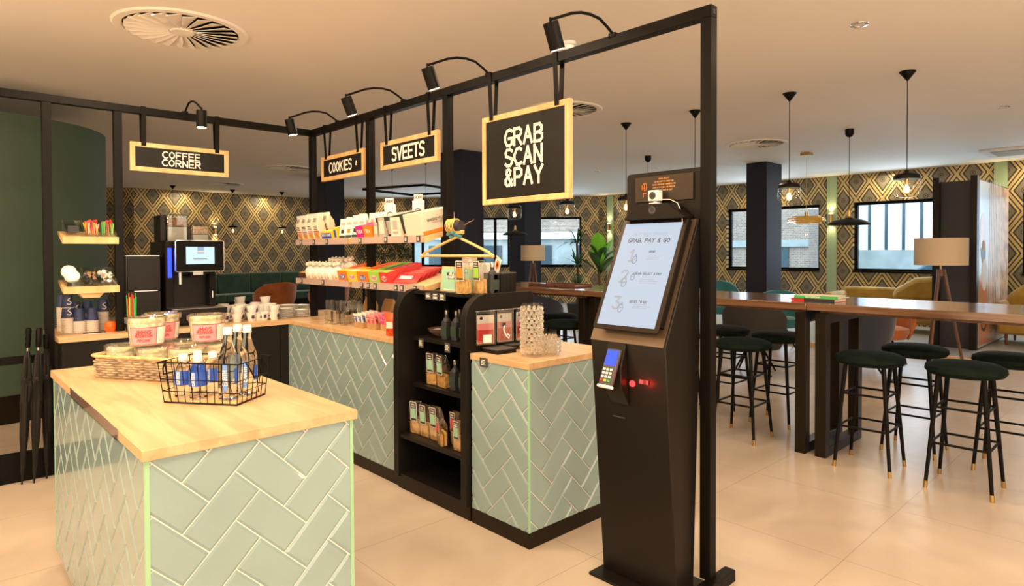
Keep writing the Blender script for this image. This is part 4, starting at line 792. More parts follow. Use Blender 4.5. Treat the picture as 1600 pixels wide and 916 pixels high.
obj('ship_drawing', prism(nb(), [(-.01, .03), (0, .018), (-.09, .018), (-.10, .04), (-.085, .04), (-.08, .034)], 'x', -.0022, -.0012), M['ink'], t); obj('foot_band', BX(-.0016, -.001, -.12, .12, .008, .014), M['chalkw'], t)
t = thing('white_box_sign', 'white box with grey header behind the mint sign', 'box', (2.42, 2.97, 1.223)); obj('box', BX(0, .10, -.085, .085, 0, .17), M['wwhite'], t, bev=.001); obj('header', BX(-.001, .02, -.06, .06, .17, .215), M['grey'], t)
obj('lettering', textbm('MAAS', .014, .2, (-.002, 0, .203), (0, -1, 0), (0, 0, 1)), M['chalkw'], t); obj('lettering', textbm('STROOMPIES', .012, .2, (-.002, 0, .184), (0, -1, 0), (0, 0, 1), xs=.75), M['chalkw'], t)
for i, (y, x) in enumerate([(2.685, 2.39), (2.70, 2.455), (2.72, 2.50), (2.735, 2.545), (2.75, 2.59)]):
    t = thing('black_card_box', 'slim black box, %s in the row on top of black unit' % ['front one with small print', 'second', 'third', 'fourth', 'last one'][i], 'box', (x-.03, y+.03, 1.223), (0, 0, 0), 'slim black boxes'); w = .045 if i == 0 else .033
    obj('carton', BX(0, w, -.045, .045, 0, .115), M['blackm'], t, bev=.0015); obj('lid_edge', BX(0, w, -.0452, .0452, .108, .1155), M['greyd'], t)
    if i == 0: obj('lettering', textbm('OIL', .006, .2, (-.001, 0, .055), (0, -1, 0), (0, 0, 1)), M['grey'], t)
t = thing('playing_card', 'tilted queen playing card standing on the slim black boxes', 'playing card', (2.43, 2.735, 1.342), (.0, 0, -.2)); K_ = RX(.45)
def kc(n, b, m): b.transform(K_); obj(n, b, m, t)
kc('card', BX(0, .0015, -.032, .032, .002, .092), M['wwhite']); kc('figure', disc((-.0008, 0, .048), (0, -1, 0), (0, 0, 1), .018, .030, 6), M['orb']); kc('figure_detail', disc((-.0014, 0, .048), (0, -1, 0), (0, 0, 1), .009, .014, 5), M['choc']); kc('lettering', textbm('Q', .012, .2, (-.001, .024, .08), (0, -1, 0), (0, 0, 1)) if 'Q' in G_ else disc((-.001, .025, .08), (0, -1, 0), (0, 0, 1), .004, .005), M['ink'])
# hanger bundle with blue ribbon
hx, hy = 2.36, 3.02
t = thing('wooden_hanger', 'golden wooden hanger with blue ribbon hung at shelf end', 'hanger', (hx, hy, 1.60)); W2 = Vector((-.05, .33, 0))
A_ = Vector((-.02, .315, -.165)); B_ = Vector((.02, -.315, -.165)); top_ = Vector((0, -.02, -.05))
bm = tube(nb(), [top_, (top_+A_)/2+Vector((0, 0, .006)), A_+Vector((0, -.03, .02)), A_], .0085, 8); obj('shoulder_bar', bm, M['gold'], t); bm = tube(nb(), [top_, (top_+B_)/2+Vector((0, 0, .006)), B_+Vector((0, .03, .02)), B_], .0085, 8); obj('shoulder_bar', bm, M['gold'], t)
obj('cross_bar', tube(nb(), [A_, B_], .0085, 8), M['gold'], t)
for s in (A_, B_): obj('end_knuckle', sph(nb(), s, .013, (1, 1, 1), 12, 8), M['gold'], t)
bm = nb()
for k in range(6): y = .045-.011*k; tube(bm, [(0.03*math.cos(a), y*1.3, .016+.040*math.sin(a)) for a in [2*PI*j/18 for j in range(18)]], .0045, 6, closed=True)
obj('stacked_collars', bm, M['gold'], t); obj('core', cyl(nb(), (0, -.06, .014), (0, .065, .014), .032, n=16), M['ink'], t); obj('front_block', BX(-.012, .012, -.075, -.015, -.034, -.012), M['gold'], t, bev=.003)
obj('hook', tube(nb(), [(0, -.045, .015), (0, -.09, .018), (.0, -.13, .034), (.01, -.155, .042), (.01, -.16, .05)], .0028, 8), M['brass'], t)
bm = nb()
for k in range(9): sph(bm, (random.uniform(-.02, .02), random.uniform(-.055, .055), random.uniform(-.055, -.025)), .014, (1, 1.2, .8), 8, 5)
obj('ribbon', bm, M['teal'], t)

# --------------------------------------------------------------- coffee corner on the dark counter
t = thing('milk_fridge', 'black two-door milk cooler left of the coffee machine', 'cooler', (1.175, 5.31, WT))
obj('casing', BX(-.10, .12, -.12, .16, .012, .52), M['blackm'], t, bev=.004); obj('top_edge', BX(-.098, .118, -.135, .158, .5205, .526), M['steel'], t)
obj('door', BX(-.092, .12, -.145, -.121, .275, .515), M['kiosk'], t, bev=.003); obj('door', BX(-.092, .12, -.145, -.121, .02, .265), M['kiosk'], t, bev=.003); obj('handle_strip', BX(-.05, .10, -.148, -.145, .266, .272), M['steel'], t); obj('edge_strip', BX(-.098, -.094, -.146, -.12, .02, .515), M['greyd'], t)
for x in (-.08, .10): obj('foot', cyl(nb(), (x, -.10, 0), (x, -.10, .012), .012, n=12), M['black'], t); obj('foot', cyl(nb(), (x, .14, 0), (x, .14, .012), .012, n=12), M['black'], t)
t = thing('coffee_machine', 'black coffee machine with lit touch screen and bean hoppers', 'coffee machine', (1.50, 5.25, WT))
obj('body', BX(-.175, .175, 0, .32, .04, .63), M['blackm'], t, bev=.006); obj('left_column', BX(-.175, -.12, -.10, 0, .13, .63), M['black'], t, bev=.004); obj('right_column', BX(.13, .175, -.10, 0, .13, .63), M['black'], t, bev=.004); obj('back_recess', BX(-.12, .13, -.004, -.0005, .13, .38), M['kiosk'], t)
obj('head', BX(-.12, .13, -.10, -.0045, .38, .63), M['black'], t, bev=.004); obj('led_strip', BX(-.160, -.132, -.1015, -.1, .36, .58), M['blueled'], t)
s = obj('screen_housing', prism(nb(), rrect(.345, .235, .014), 'y', 0, .028), M['chrome'], t); s.location = (.045, -.175, .52)
s2 = obj('screen_bezel', prism(nb(), rrect(.335, .225, .012), 'y', -.0015, 0), M['bezel'], s); s3 = obj('display', BX(-.100, .100, -.0022, -.0015, -.060, .068), M['scr2'], s)
obj('blue_logo_patch', BX(-.022, .024, -.003, -.0022, .018, .068), M['lblue'], s); obj('lettering', textbm('LAVAZZA', .009, .2, (.001, -.0034, .034), (1, 0, 0), (0, 0, 1), xs=.75), M['chalkw'], s); obj('small_print', lines(nb(), (0, -.003, -.026), (1, 0, 0), (0, 0, 1), .10, .016, 2, .45, .1), M['ink'], s)
obj('screen_arm', BX(-.06, .06, -.15, -.10, .45, .58), M['black'], t); obj('spout_block', BX(-.02, .09, -.15, -.101, .365, .405), M['black'], t, bev=.004); obj('badge', BX(.0, .07, -.152, -.150, .378, .400), M['steel'], t)
obj('milk_spout', cyl(nb(), (-.085, -.135, .31), (-.085, -.135, .40), .013, n=16), M['steel'], t); obj('drip_tray', BX(-.175, .215, -.24, .01, .085, .13), M['blackm'], t, bev=.005); obj('drip_grid', BX(-.165, .205, -.23, -.02, .1305, .134), M['steel'], t)
obj('base', BX(-.15, .17, -.16, .28, .02, .084), M['kiosk'], t)
for x in (-.14, .16):
    for y in (-.14, .26): obj('foot', cyl(nb(), (x, y, 0), (x, y, .04), .018, n=16), M['chrome'], t)
h = obj('bean_hopper', BX(-.13, .02, .02, .22, .632, .84), M['acr'], t, bev=.012); obj('coffee_beans', BX(-.12, .01, .03, .21, .75, .81), M['bean'], h); obj('hopper_base', BX(-.12, .01, .03, .21, .634, .74), M['grey'], h)
h = obj('powder_hopper', BX(.04, .17, .00, .20, .632, .775), M['acr'], t, bev=.012); obj('powder', BX(.05, .16, .01, .19, .69, .75), M['bean2'], h); obj('hopper_base', BX(.05, .16, .01, .19, .634, .685), M['grey'], h)
obj('hopper_frame', BX(-.17, -.132, .04, .22, .632, .83), M['blackm'], t, bev=.004); obj('side_mark', BX(.150, .156, -.1012, -.1, .20, .25), M['chalkw'], t)
# stacked paper cups, upside down
def cupstack(lab, x, y, n, nw, rz):
    for k in range(n+nw):
        pass
pc0 = None
def papercup(lab, loc, blue, rz=0):
    global pc0
    key = 'b' if blue else 'w'
    if pc0 is None: pc0 = {}
    if key not in pc0:
        t = thing('paper_cup', lab, 'paper cup', (0, 0, 0)); r1, r0, h = .038, .028, .09
        obj('wall', lathe(nb(), [(r1-.002, .003), (r1-.001, .003), (r0, h), (r0-.002, h-.005), (0, h-.005)], 24), M['blue' if blue else 'cupw'], t)
        obj('rim', tube(nb(), [(r1*math.cos(a), r1*math.sin(a), .003) for a in [2*PI*j/24 for j in range(24)]], .0025, 6, closed=True), M['cupw'], t)
        if blue: obj('swirl_print', tube(nb(), [((.0385-.11*z)*math.sin(a), -(.0385-.11*z)*math.cos(a), z) for a, z in [(-.4, .03), (.0, .025), (.4, .035), (.1, .045), (-.3, .055), (0, .065), (.3, .07)]], .003, 6), M['chalkw'], t)
        pc0[key] = t; o = t
    else: o = dup(pc0[key])
    o.location = loc; o.rotation_euler = (0, 0, rz); tag(o, lab, 'paper cup', 'upturned paper cups in towers'); return o
TW = [(.735, 5.22, 8, 2, 'leftmost tower', .2), (.80, 5.20, 6, 1, 'second tower from the left', 2.4), (.872, 5.19, 6, 1, 'third tower from the left', 2.0), (.795, 5.34, 9, 1, 'tower behind the second one', .3), (.87, 5.35, 9, 1, 'tower behind the third one', 2.6), (.95, 5.27, 10, 1, 'tall tower by the straws', .1), (.735, 5.40, 13, 1, 'tower behind the leftmost one', 0)]
for (x, y, nw, nbl, nm_, rz) in TW:
    z = WT; tot = nw+nbl; k = 0
    for i in range(nw): papercup('paper cup with pale rim, %s from the bottom of the %s' % (['first', 'second', 'third', 'fourth', 'fifth', 'sixth', 'seventh', 'eighth', 'ninth', 'tenth', 'eleventh', 'twelfth', 'thirteenth'][i], nm_), (x, y, z), False); z += .0125
    for i in range(nbl): papercup('blue paper cup with white print, %s on the %s' % (['first', 'second'][i], nm_), (x, y, z), True, rz); z += .072
t = thing('straw_holder', 'clear holder standing by the milk cooler', 'holder', (1.075, 5.02, WT)); obj('cup', BX(-.03, .03, -.03, .03, .002, .06), M['acr'], t, bev=.002); obj('base', BX(-.031, .031, -.031, .031, 0, .002), M['blackm'], t)
for i in range(12):
    x = 1.075-.022+.0088*(i % 6); y = 5.02-.012+.024*(i//6); col = ['red', 'grn', 'grn', 'red', 'red', 'lime'][(i*5+i//6) % 6]
    o = obj('drinking_straw', cyl(nb(), (0, 0, 0), (.004*(i % 3-1), 0, .225+.012*(i % 4)), .0033, n=8), M[col]); place(o, (x, y, WT+.003)); tag(o, '%s drinking straw in the clear holder by the milk cooler' % {'red': 'red', 'grn': 'green', 'lime': 'pale green'}[col], 'straw', '%s drinking straws in clear holder' % {'red': 'red', 'grn': 'green', 'lime': 'pale green'}[col])
for (x, y, s, lab) in [(.965, 5.12, 1, 'large round orange lid stack leaning by paper cups'), (1.005, 5.13, .8, 'narrow orange cup beside the straws')]:
    t = thing('orange_cup', lab, 'cup', (x, y, WT), (0, 0, 0)); 
    if s == 1: obj('lid_stack', lathe(nb(), [(0, 0), (.028, .0), (.034, .015), (.034, .055), (.026, .07), (0, .072)], 24), M['orp'], t, bev=.001); obj('lid_rib', lathe(nb(), [(.034, .03), (.037, .034), (.034, .038)], 24), M['orp'], t)
    else: obj('cup', lathe(nb(), [(0, 0), (.014, 0), (.018, .06), (.016, .065), (0, .066)], 20), M['orp'], t); obj('rim', lathe(nb(), [(.0175, .056), (.020, .060), (.018, .064)], 20), M['orp'], t)
tumbler('small clear glass at the left end of the coffee counter', (.69, 5.17, WT), .065, .026, 'small clear glasses')
t = thing('pen_tray', 'thin steel spoon tray in front of the paper cups', 'tray', (.875, 5.05, WT)); obj('tray', BX(-.09, .09, -.012, .012, 0, .004), M['steel'], t, bev=.0015); obj('pen', cyl(nb(), (-.08, 0, .007), (.05, .004, .007), .003, n=8), M['black'], t)
# small tilted shelves: acrylic bins
def bin_(lab, x, z, w, fill):
    a = thing('acrylic_bin', lab, 'bin', (x*1.015, 4.992, z+.012), (math.radians(13), 0, 0)); d = .18; hb = .085
    bm = nb(); prof = [(0, 0), (d, 0), (d, hb), (0, .035)]
    for s in (-w/2, w/2-.002): prism(bm, prof, 'x', s, s+.002)
    box(bm, -w/2+.002, w/2-.002, 0, .002, 0, .035); box(bm, -w/2+.002, w/2-.002, d-.002, d, 0, hb); box(bm, -w/2+.002, w/2-.002, .002, d-.002, 0, .002); obj('bin', bm, M['acr'], a)
    return a
bin_('clear acrylic bin, left on the small upper shelf', .74, 1.547, .10, None); bin_('clear acrylic bin, middle of small upper shelf', .835, 1.547, .075, None); bin_('clear acrylic bin, right on small upper shelf', .925, 1.547, .095, None)
bin_('clear acrylic bin, left on the small lower shelf', .74, 1.227, .10, None); bin_('clear acrylic bin, middle of small lower shelf', .83, 1.227, .07, None); bin_('clear acrylic bin, right on small lower shelf', .92, 1.227, .10, None)
bm = nb()
for k in range(8): box(bm, -.03, .03, -.03+.008*k, -.025+.008*k, 0, .045)
o = obj('tea_sachets', bm, M['ink']); place(o, (.752, 5.085, 1.597)); tag(o, 'row of dark sachets in the upper left clear bin', 'sachets'); o['kind'] = 'stuff'
for (x, cols, lab, n) in [(.84, ['redp', 'yel', 'cream'], 'upright thin red-tipped sugar sticks', 26), (.93, ['grn', 'lime', 'redp'], 'upright green and red sugar sticks', 34)]:
    for ci, c in enumerate(cols):
        bm = nb()
        for k in range(n//3+2):
            px = random.uniform(-.032, .032); py = random.uniform(0, .10); cyl(bm, (px, py, 0), (px+random.uniform(-.01, .01), py, .075+random.uniform(0, .02)), .003, n=5)
        o = obj('sugar_sticks', bm, M[c]); place(o, (x*1.013, 5.015, 1.580)); tag(o, '%s, %s ones' % (lab, {'redp': 'red', 'yel': 'yellow', 'cream': 'cream', 'grn': 'green', 'lime': 'pale green'}[c]), 'sugar sticks'); o['kind'] = 'stuff'
    bm = nb()
    for k in range(14): sph(bm, (random.uniform(-.03, .03), random.uniform(0, .1), .09+random.uniform(-.006, .008)), .008, (1, 1, 1), 6, 4)
    o = obj('sugar_stick_tips', bm, M['redp']); place(o, (x*1.013, 5.015, 1.580)); tag(o, 'red tips of the %s' % ('sticks in the middle upper bin' if x < .9 else 'sticks in right upper bin'), 'sugar sticks'); o['kind'] = 'stuff'
for k in range(2):
    t = thing('round_lid_stack', ['white round lid stack at front of the lower left bin', 'white round lid stack behind in the lower left bin'][k], 'lids', (.735-.01*k, 5.03+.06*k, 1.30+.03*k), (PI/2-.5, 0, 0)); bm = nb()
    for j in range(4): lathe(bm, [(0, .008*j), (.040, .008*j), (.042, .008*j+.003), (.038, .008*j+.007), (0, .008*j+.007)], 28)
    obj('lids', bm, M['wwhite'], t); obj('top_ring', lathe(nb(), [(.028, .031), (.030, .035), (.032, .031)], 28), M['plast'], t)
for (x, n, lab, c1, c2) in [(.83, 16, 'dark foil milk portions in lower middle bin', 'greyd', 'kraft'), (.92, 26, 'white and silver milk portions in lower right bin', 'wwhite', 'chrome')]:
    for c, w_ in ((c1, 'matt'), (c2, 'shiny')):
        bm = nb()
        for k in range(n):
            p = Vector((random.uniform(-.03, .035), random.uniform(0, .13), 0)); p.z = .01+p.y*.23+random.uniform(0, .05); b_ = lathe(nb(), [(0, 0), (.008, 0), (.012, .014), (.014, .0145), (0, .015)], 8); b_.transform(TR(*p) @ Matrix.Rotation(random.uniform(-1.5, 1.5), 4, 'X') @ RY(random.uniform(-1, 1))); me_ = bpy.data.meshes.new('x'); b_.to_mesh(me_); b_.free(); bm.from_mesh(me_); bpy.data.meshes.remove(me_)
        o = obj('milk_portions', bm, M[c]); place(o, (x*1.013, 5.01, 1.247)); tag(o, '%s, %s ones' % (lab, w_), 'milk portions'); o['kind'] = 'stuff'
# umbrellas leaning at the frame
for i, (x, y, lean, lab) in enumerate([(.455, 5.02, .02, 'closed black umbrella, leftmost with wavy grip'), (.515, 4.995, .02, 'closed black umbrella, middle one'), (.585, 5.04, .0, 'closed black umbrella, right one next to counter')]):
    t = thing('umbrella', lab, 'umbrella', (x, y, 0), (-.02, lean+.03, .3*i), 'closed black umbrellas'); hh = .985-.03*(i == 2)
    bm = lathe(nb(), [(.004, .0), (.006, .05), (.010, .10), (.020, .3), (.026, .52), (.024, .62), (.026, .66), (.017, .80), (.009, .84)], 24)
    for v in bm.verts:
        a = math.atan2(v.co.y, v.co.x); f = 1+.22*math.sin(6*a+v.co.z*9); v.co.x *= f; v.co.y *= f
    obj('canopy', bm, M['umb'], t); obj('shaft', cyl(nb(), (0, 0, .80), (0, 0, .87), .006, n=10), M['steel'], t); obj('tip', cyl(nb(), (0, 0, .0), (0, 0, .06), .0045, n=8), M['black'], t)
    if i == 0: obj('handle', lathe(nb(), [(.012, .86), (.016, .88), (.013, .90), (.017, .92), (.013, .94), (.017, .96), (.014, hh), (0, hh+.005)], 16), M['black'], t)
    elif i == 1: obj('handle', lathe(nb(), [(.014, .86), (.017, .88), (.017, .97), (.012, hh), (0, hh)], 16), M['black'], t)
    else: obj('handle', lathe(nb(), [(.014, .84), (.017, .86), (.017, .93), (.012, hh-.02), (0, hh-.02)], 16), M['black'], t)
    obj('tie_band', lathe(nb(), [(.026, .645), (.030, .66), (.025, .675)], 20), M['umb'], t)

# --------------------------------------------------------------- island: popcorn basket
bkx, bky, bka = .825, 3.15, math.atan2(-.845, .535)
t = thing('wicker_basket', 'oblong wicker basket on the island holding popcorn tubs', 'basket', (bkx, bky, WT), (0, 0, bka)); bw, bd, bh = .51, .34, .098
def ringpts(z, off, n_, ph=0, amp=.004, fl=1.0):
    P_ = []; base = rrect((bw+off)*fl, (bd+off)*fl, .05, 4); 
    segs = []
    for i in range(len(base)):
        a, b = Vector(base[i]), Vector(base[(i+1) % len(base)]); k_ = max(1, int((b-a).length/.014))
        for j in range(k_): segs.append(a+(b-a)*j/k_)
    for i, p in enumerate(segs):
        d = p.normalized(); P_.append((p.x+d.x*amp*math.cos(i*PI/2+ph), p.y+d.y*amp*math.cos(i*PI/2+ph), z))
    return P_
bm = nb()
for i in range(8): tube(bm, ringpts(.008+.0105*i, 0, 0, PI*(i % 2), .006, 1+.02*math.sin(i*.3)), .0052, 6, closed=True)
obj('woven_wall', bm, M['wicker'], t, recalc=False)
bm = nb()
for k in range(3): tube(bm, ringpts(bh-.004+.004*math.sin(k), .012+.004*k, 0, k*2, .004), .0065, 6, closed=True)
obj('braided_rim', bm, M['wickd'], t, recalc=False); obj('floor', prism(nb(), rrect(bw-.01, bd-.01, .05, 4), 'z', 0, .006), M['wicker'], t)
t0 = obj('inner_liner', prism(nb(), rrect(bw-.03, bd-.03, .05, 4), 'z', .006, .012), M['wickd'], t)
def popcorn(lab, lx, ly, z, rz, hue='pink'):
    c, s_ = math.cos(bka), math.sin(bka); loc = (bkx+lx*c-ly*s_, bky+lx*s_+ly*c, WT+z); t = thing('popcorn_tub', lab, 'popcorn tub', loc, (0, 0, rz), 'clear tubs of popcorn with lids'); r0, r1, h = .065, .077, .118
    bm = nb(); lathe(bm, [(0, .003), (r0-.004, .003), (r1-.005, h-.012), (r1*.9, h-.006), (0, h-.003)], 28)
    obj('popcorn', bm, M['popcorn'], t); obj('tub', lathe(nb(), [(0, 0), (r0, 0), (r1, h)], 32), M['film'], t)
    lid = obj('lid', lathe(nb(), [(r1+.003, h-.020), (r1+.005, h-.018), (r1+.006, h+.003), (r1+.002, h+.007), (r1-.006, h+.007), (r1-.009, h+.002), (0, h+.002)], 36), M['tub'], t); obj('lid_ring', lathe(nb(), [(r1*.55, h+.0025), (r1*.57, h+.005), (r1*.6, h+.0025)], 32), M['tub'], lid)
    if hue:
        def band(z0, z1, a0, a1, off, m_, nm_='label'):
            b = nb(); n = 18
            for i in range(n):
                q = []
                for (a, z) in ((a0+(a1-a0)*i/n, z0), (a0+(a1-a0)*(i+1)/n, z0), (a0+(a1-a0)*(i+1)/n, z1), (a0+(a1-a0)*i/n, z1)):
                    r = r0+(r1-r0)*z/h+off; q.append((r*math.cos(a), r*math.sin(a), z))
                quad(b, *q)
            return obj(nm_, b, M[m_], t, recalc=False)
        band(.006, .084, -2.9, -.2, .0012, 'redp', 'label_border'); L = band(.009, .081, -2.85, -1.40, .002, hue); band(.009, .081, -1.36, -.25, .002, 'wwhite')
        for q, (txt, zz, hh) in enumerate((('JIMMYS', .062, .016), ('MUSHROOM', .046, .012), ('POPCORN', .026, .010))):
            b = textbm(txt, hh, .2, (0, 0, 0), (1, 0, 0), (0, 0, 1), xs=.8)
            for v in b.verts:
                r = r0+(r1-r0)*zz/h+.003; a = -2.12+v.co.x/r; v.co = Vector((r*math.cos(a), r*math.sin(a), zz+v.co.z))
            obj('lettering', b, M['redp'], t)
        b = lines(nb(), (0, 0, 0), (1, 0, 0), (0, 0, 1), .06, .055, 10, .35)
        for v in b.verts:
            r = r0+(r1-r0)*.045/h+.003; a = -.85+v.co.x/r; v.co = Vector((r*math.cos(a), r*math.sin(a), .045+v.co.z))
        obj('small_print', b, M['grey'], t)
    return t
for (lx, ly, lab) in [(-.165, -.082, 'popcorn tub, lower layer, front left of the wicker basket'), (0, -.082, 'popcorn tub, lower layer, front middle of basket'), (.165, -.082, 'popcorn tub, lower layer, behind the small water bottles'), (-.165, .084, 'popcorn tub, lower layer, back left of basket'), (0, .084, 'popcorn tub, lower layer, back middle of basket'), (.165, .084, 'popcorn tub, lower layer, back right, carrying a labelled tub')]:
    popcorn(lab, lx, ly, .013, 0, None)
popcorn('pink-labelled popcorn tub on top, nearest, left of centre', -.045, -.085, .140, .15); popcorn('pink-labelled popcorn tub on top, half hidden behind the front one', -.115, .075, .140, .4); popcorn('pink-labelled popcorn tub on top at the right, by itself', .135, .075, .140, .1)

# --------------------------------------------------------------- island: wire basket with water bottles
L0 = Vector((.643, 2.534)); ang = math.atan2(-.8, .6)
t = thing('wire_basket', 'black wire basket with pale wooden floor on the island', 'basket', (L0.x, L0.y, WT), (0, 0, ang)); W_, D_, H_ = .290, .175, .15; fl = .014
def wp(u, v, z):
    k = z/H_*fl; return (u*(W_+2*k)/W_-k, v*(D_+2*k)/D_-k, z)
bm = nb()
for z, r in ((.004, .0028), (.045, .0018), (.088, .0018), (H_-.035 if 0 else .122, .0), (H_, .0028)):
    if r: tube(bm, [wp(0, 0, z), wp(W_, 0, z), wp(W_, D_, z), wp(0, D_, z)], r, 6, closed=True)
nx, ny = 10, 6
for i in range(nx+1):
    for v in (0, D_): tube(bm, [wp(W_*i/nx, v, .004), wp(W_*i/nx, v, H_)], .0016, 5)
for j in range(1, ny):
    for u in (0, W_): tube(bm, [wp(u, D_*j/ny, .004), wp(u, D_*j/ny, H_)], .0016, 5)
obj('wire_mesh', bm, M['black'], t)
for nm_, u, sg in (('handle', 0, -1), ('handle', W_, 1)):
    k = fl; x = u+sg*(k+.001); obj(nm_, tube(nb(), [(x, .03, H_), (x+sg*.018, .035, H_-.03), (x+sg*.024, .045, H_-.055), (x+sg*.024, D_-.045, H_-.055), (x+sg*.018, D_-.035, H_-.03), (x, D_-.03, H_)], .0028, 8), M['black'], t)
obj('wooden_floor', BX(.004, W_-.004, .004, D_-.004, .006, .012), M['pine'], t)
def wbottle(lab, u, v, big, rz):
    c, s_ = math.cos(ang), math.sin(ang); t = thing('water_bottle', lab, 'water bottle', (L0.x+u*c-v*s_, L0.y+u*s_+v*c, WT+.0125), (0, 0, rz), 'large water bottles in wire basket' if big else 'small water bottles in wire basket')
    if big: r, hb = .035, .262; pr_ = [(0, .004), (.022, .0), (.033, .005), (r, .03), (r, .135), (.033, .155), (.020, .195), (.0135, .215), (.0130, .245)]
    else: r, hb = .031, .158; pr_ = [(0, .004), (.022, 0), (.029, .005), (r, .02), (.029, .045), (r, .06), (r, .105), (.026, .122), (.013, .138), (.0125, .146)]
    obj('bottle', lathe(nb(), pr_+[(0, pr_[-1][1])], 28), M['waterm'], t); obj('cap', lathe(nb(), [(.0145, hb-.022), (.0155, hb-.021), (.0155, hb-.003), (.013, hb), (0, hb)], 24), M['plast'], t); obj('neck_ring', lathe(nb(), [(.013, hb-.027), (.0165, hb-.026), (.0165, hb-.024), (.013, hb-.023)], 24), M['plast'], t)
    def wrap(z0, z1, a0, a1, m_, nm_, rr=None):
        b = nb(); n = 14; R1 = (rr or r)+.0008
        for i in range(n):
            a, a2 = a0+(a1-a0)*i/n, a0+(a1-a0)*(i+1)/n; quad(b, (R1*math.cos(a), R1*math.sin(a), z0), (R1*math.cos(a2), R1*math.sin(a2), z0), (R1*math.cos(a2), R1*math.sin(a2), z1), (R1*math.cos(a), R1*math.sin(a), z1))
        return obj(nm_, b, M[m_], t, recalc=False)
    def vtext(txt, hh, zc, a, m_):
        b = textbm(txt, hh, .22, (0, 0, 0), (0, 0, 1), (-1, 0, 0), xs=.9)
        for v_ in b.verts: aa = a+v_.co.x/r; v_.co = Vector(((r+.0022)*math.cos(aa), (r+.0022)*math.sin(aa), zc-v_.co.z*-1))
        obj('lettering', b, M[m_], t)
    if big: wrap(.035, .132, -2.55, -2.10, 'lblue', 'label'); vtext('EARTH', .014, .083, -2.32, 'wwhite'); wrap(.06, .115, -1.4, -.8, 'bblue', 'back_label')
    else: wrap(.048, .100, -3.6, -.1, 'bblue', 'label'); wrap(.048, .100, -2.75, -2.3, 'lblue', 'label_panel', r+.0006); vtext('EARTH', .011, .074, -2.52, 'wwhite'); b = textbm('E', .010, .2, (0, 0, 0), (1, 0, 0), (0, 0, 1)); 
    return t
for (u, v, lab) in [(.036, .055, 'small water bottle with blue label, leftmost in the wire basket'), (.108, .040, 'small water bottle with blue label, front one in wire basket'), (.040, .130, 'small water bottle, rear one next to the popcorn'), (.110, .122, 'small water bottle, right rear next to the large ones')]: wbottle(lab, u, v, False, .1)
for (u, v, lab) in [(.210, .128, 'large water bottle at the rear left of the big three'), (.228, .042, 'large water bottle nearest the camera in the wire basket'), (.256, .118, 'large water bottle at the right end of the wire basket')]: wbottle(lab, u, v, True, .1)

# --------------------------------------------------------------- self-service kiosk
t = thing('self_service_kiosk', 'tall black self-service kiosk with tilted touch screen', 'kiosk', (2.30, 1.63, 0)); kx = 2.30; yl, yr = .19, -.195
prof = [(-.03, .013), (-.115, 1.068), (.14, 1.60), (.15, 1.60), (.15, 1.10), (.10, .013)]
obj('body', prism(nb(), prof, 'y', yr, yl), M['kiosk'], t, bev=.004)
obj('base_plate', BX(-.11, .20, yr-.0, yl+.02, 0, .012), M['kiosk'], t, bev=.002)
obj('back_panel', prism(nb(), [(yr, 1.3), (yl, 1.3)]+[(yl-.02+.02*math.cos(a), 1.80+.02*math.sin(a)) for a in [PI/2*i/5 for i in range(6)]]+[(yr, 1.82)], 'x', .151, .163), M['kiosk'], t)
# screen: local frame on the slope; n = outward normal, s = up the slope
S0 = Vector((-.115, 0, 1.068)); S1 = Vector((.14, 0, 1.60)); sd = (S1-S0).normalized(); nn = Vector((-sd.z, 0, sd.x)); sl = (S1-S0).length
def slope(bm_, y0=0, s0=0, n0=0, lift=0):
    """maps local (x=right seen from the front, y=up the slope, z=out) to kiosk space"""
    Mx = Matrix.Identity(4); o = S0+sd*s0+nn*n0; rt = Vector((0, -1, 0))
    for r_ in range(3): Mx[r_][0] = rt[r_]; Mx[r_][1] = sd[r_]; Mx[r_][2] = nn[r_]; Mx[r_][3] = (o[r_] + (y0 if r_ == 1 else 0))
    bm_.transform(Mx); return bm_
obj('bronze_face', slope(BX(-.192, .186, .0, sl-.005, .0005, .002)), M['bronze'], t)
scr = obj('screen_housing', slope(BX(-.150, .165, .075, .575, .004, .036), -.005), M['black'], t, bev=.004); sc_ = obj('screen_bezel', slope(prism(nb(), rrect(.335, .525, .012, 4, .006, .304), 'z', .037, .047), 0), M['kick'], t, bev=.002)
cx, cyy = .0, .295
def sob(n, bm_, m): return obj(n, slope(bm_, -.006, .024, .0475), M[m], sc_, recalc=False)
sob('display', BX(-.148, .148, .038, .525, -.0005, .0004), 'scr')
def st(txt, h, y, m='ink', x=0, w=.16, xs=1, sl_=.1, al='c'): sob('lettering', textbm(txt, h, w, (x, y, .0012), (1, 0, 0), (0, 1, 0), xs=xs, slant=sl_, align=al), m)
st('24/7 SELF SERVICE', .014, .470, 'greyink', 0, .10, 1.0); st('GRAB, PAY & GO', .019, .440, 'ink', 0, .17, 1.05)
st('GRAB', .009, .385, 'ink', .035, .18); st('SCAN, SELECT & PAY', .010, .280, 'ink', .045, .18, .95); st('GOOD TO GO', .011, .150, 'ink', .035, .18)
st('1', .055, .365, 'greyink', -.065, .16, 1, 0); st('2', .055, .265, 'greyink', -.075, .16, 1, 0); st('3', .055, .140, 'greyink', -.075, .16, 1, 0)
for (y, w) in ((.355, .09), (.245, .10), (.130, .09)): sob('small_print', lines(nb(), (.06, y, .001), (1, 0, 0), (0, 1, 0), w, .025, 3, .25), 'greyink')
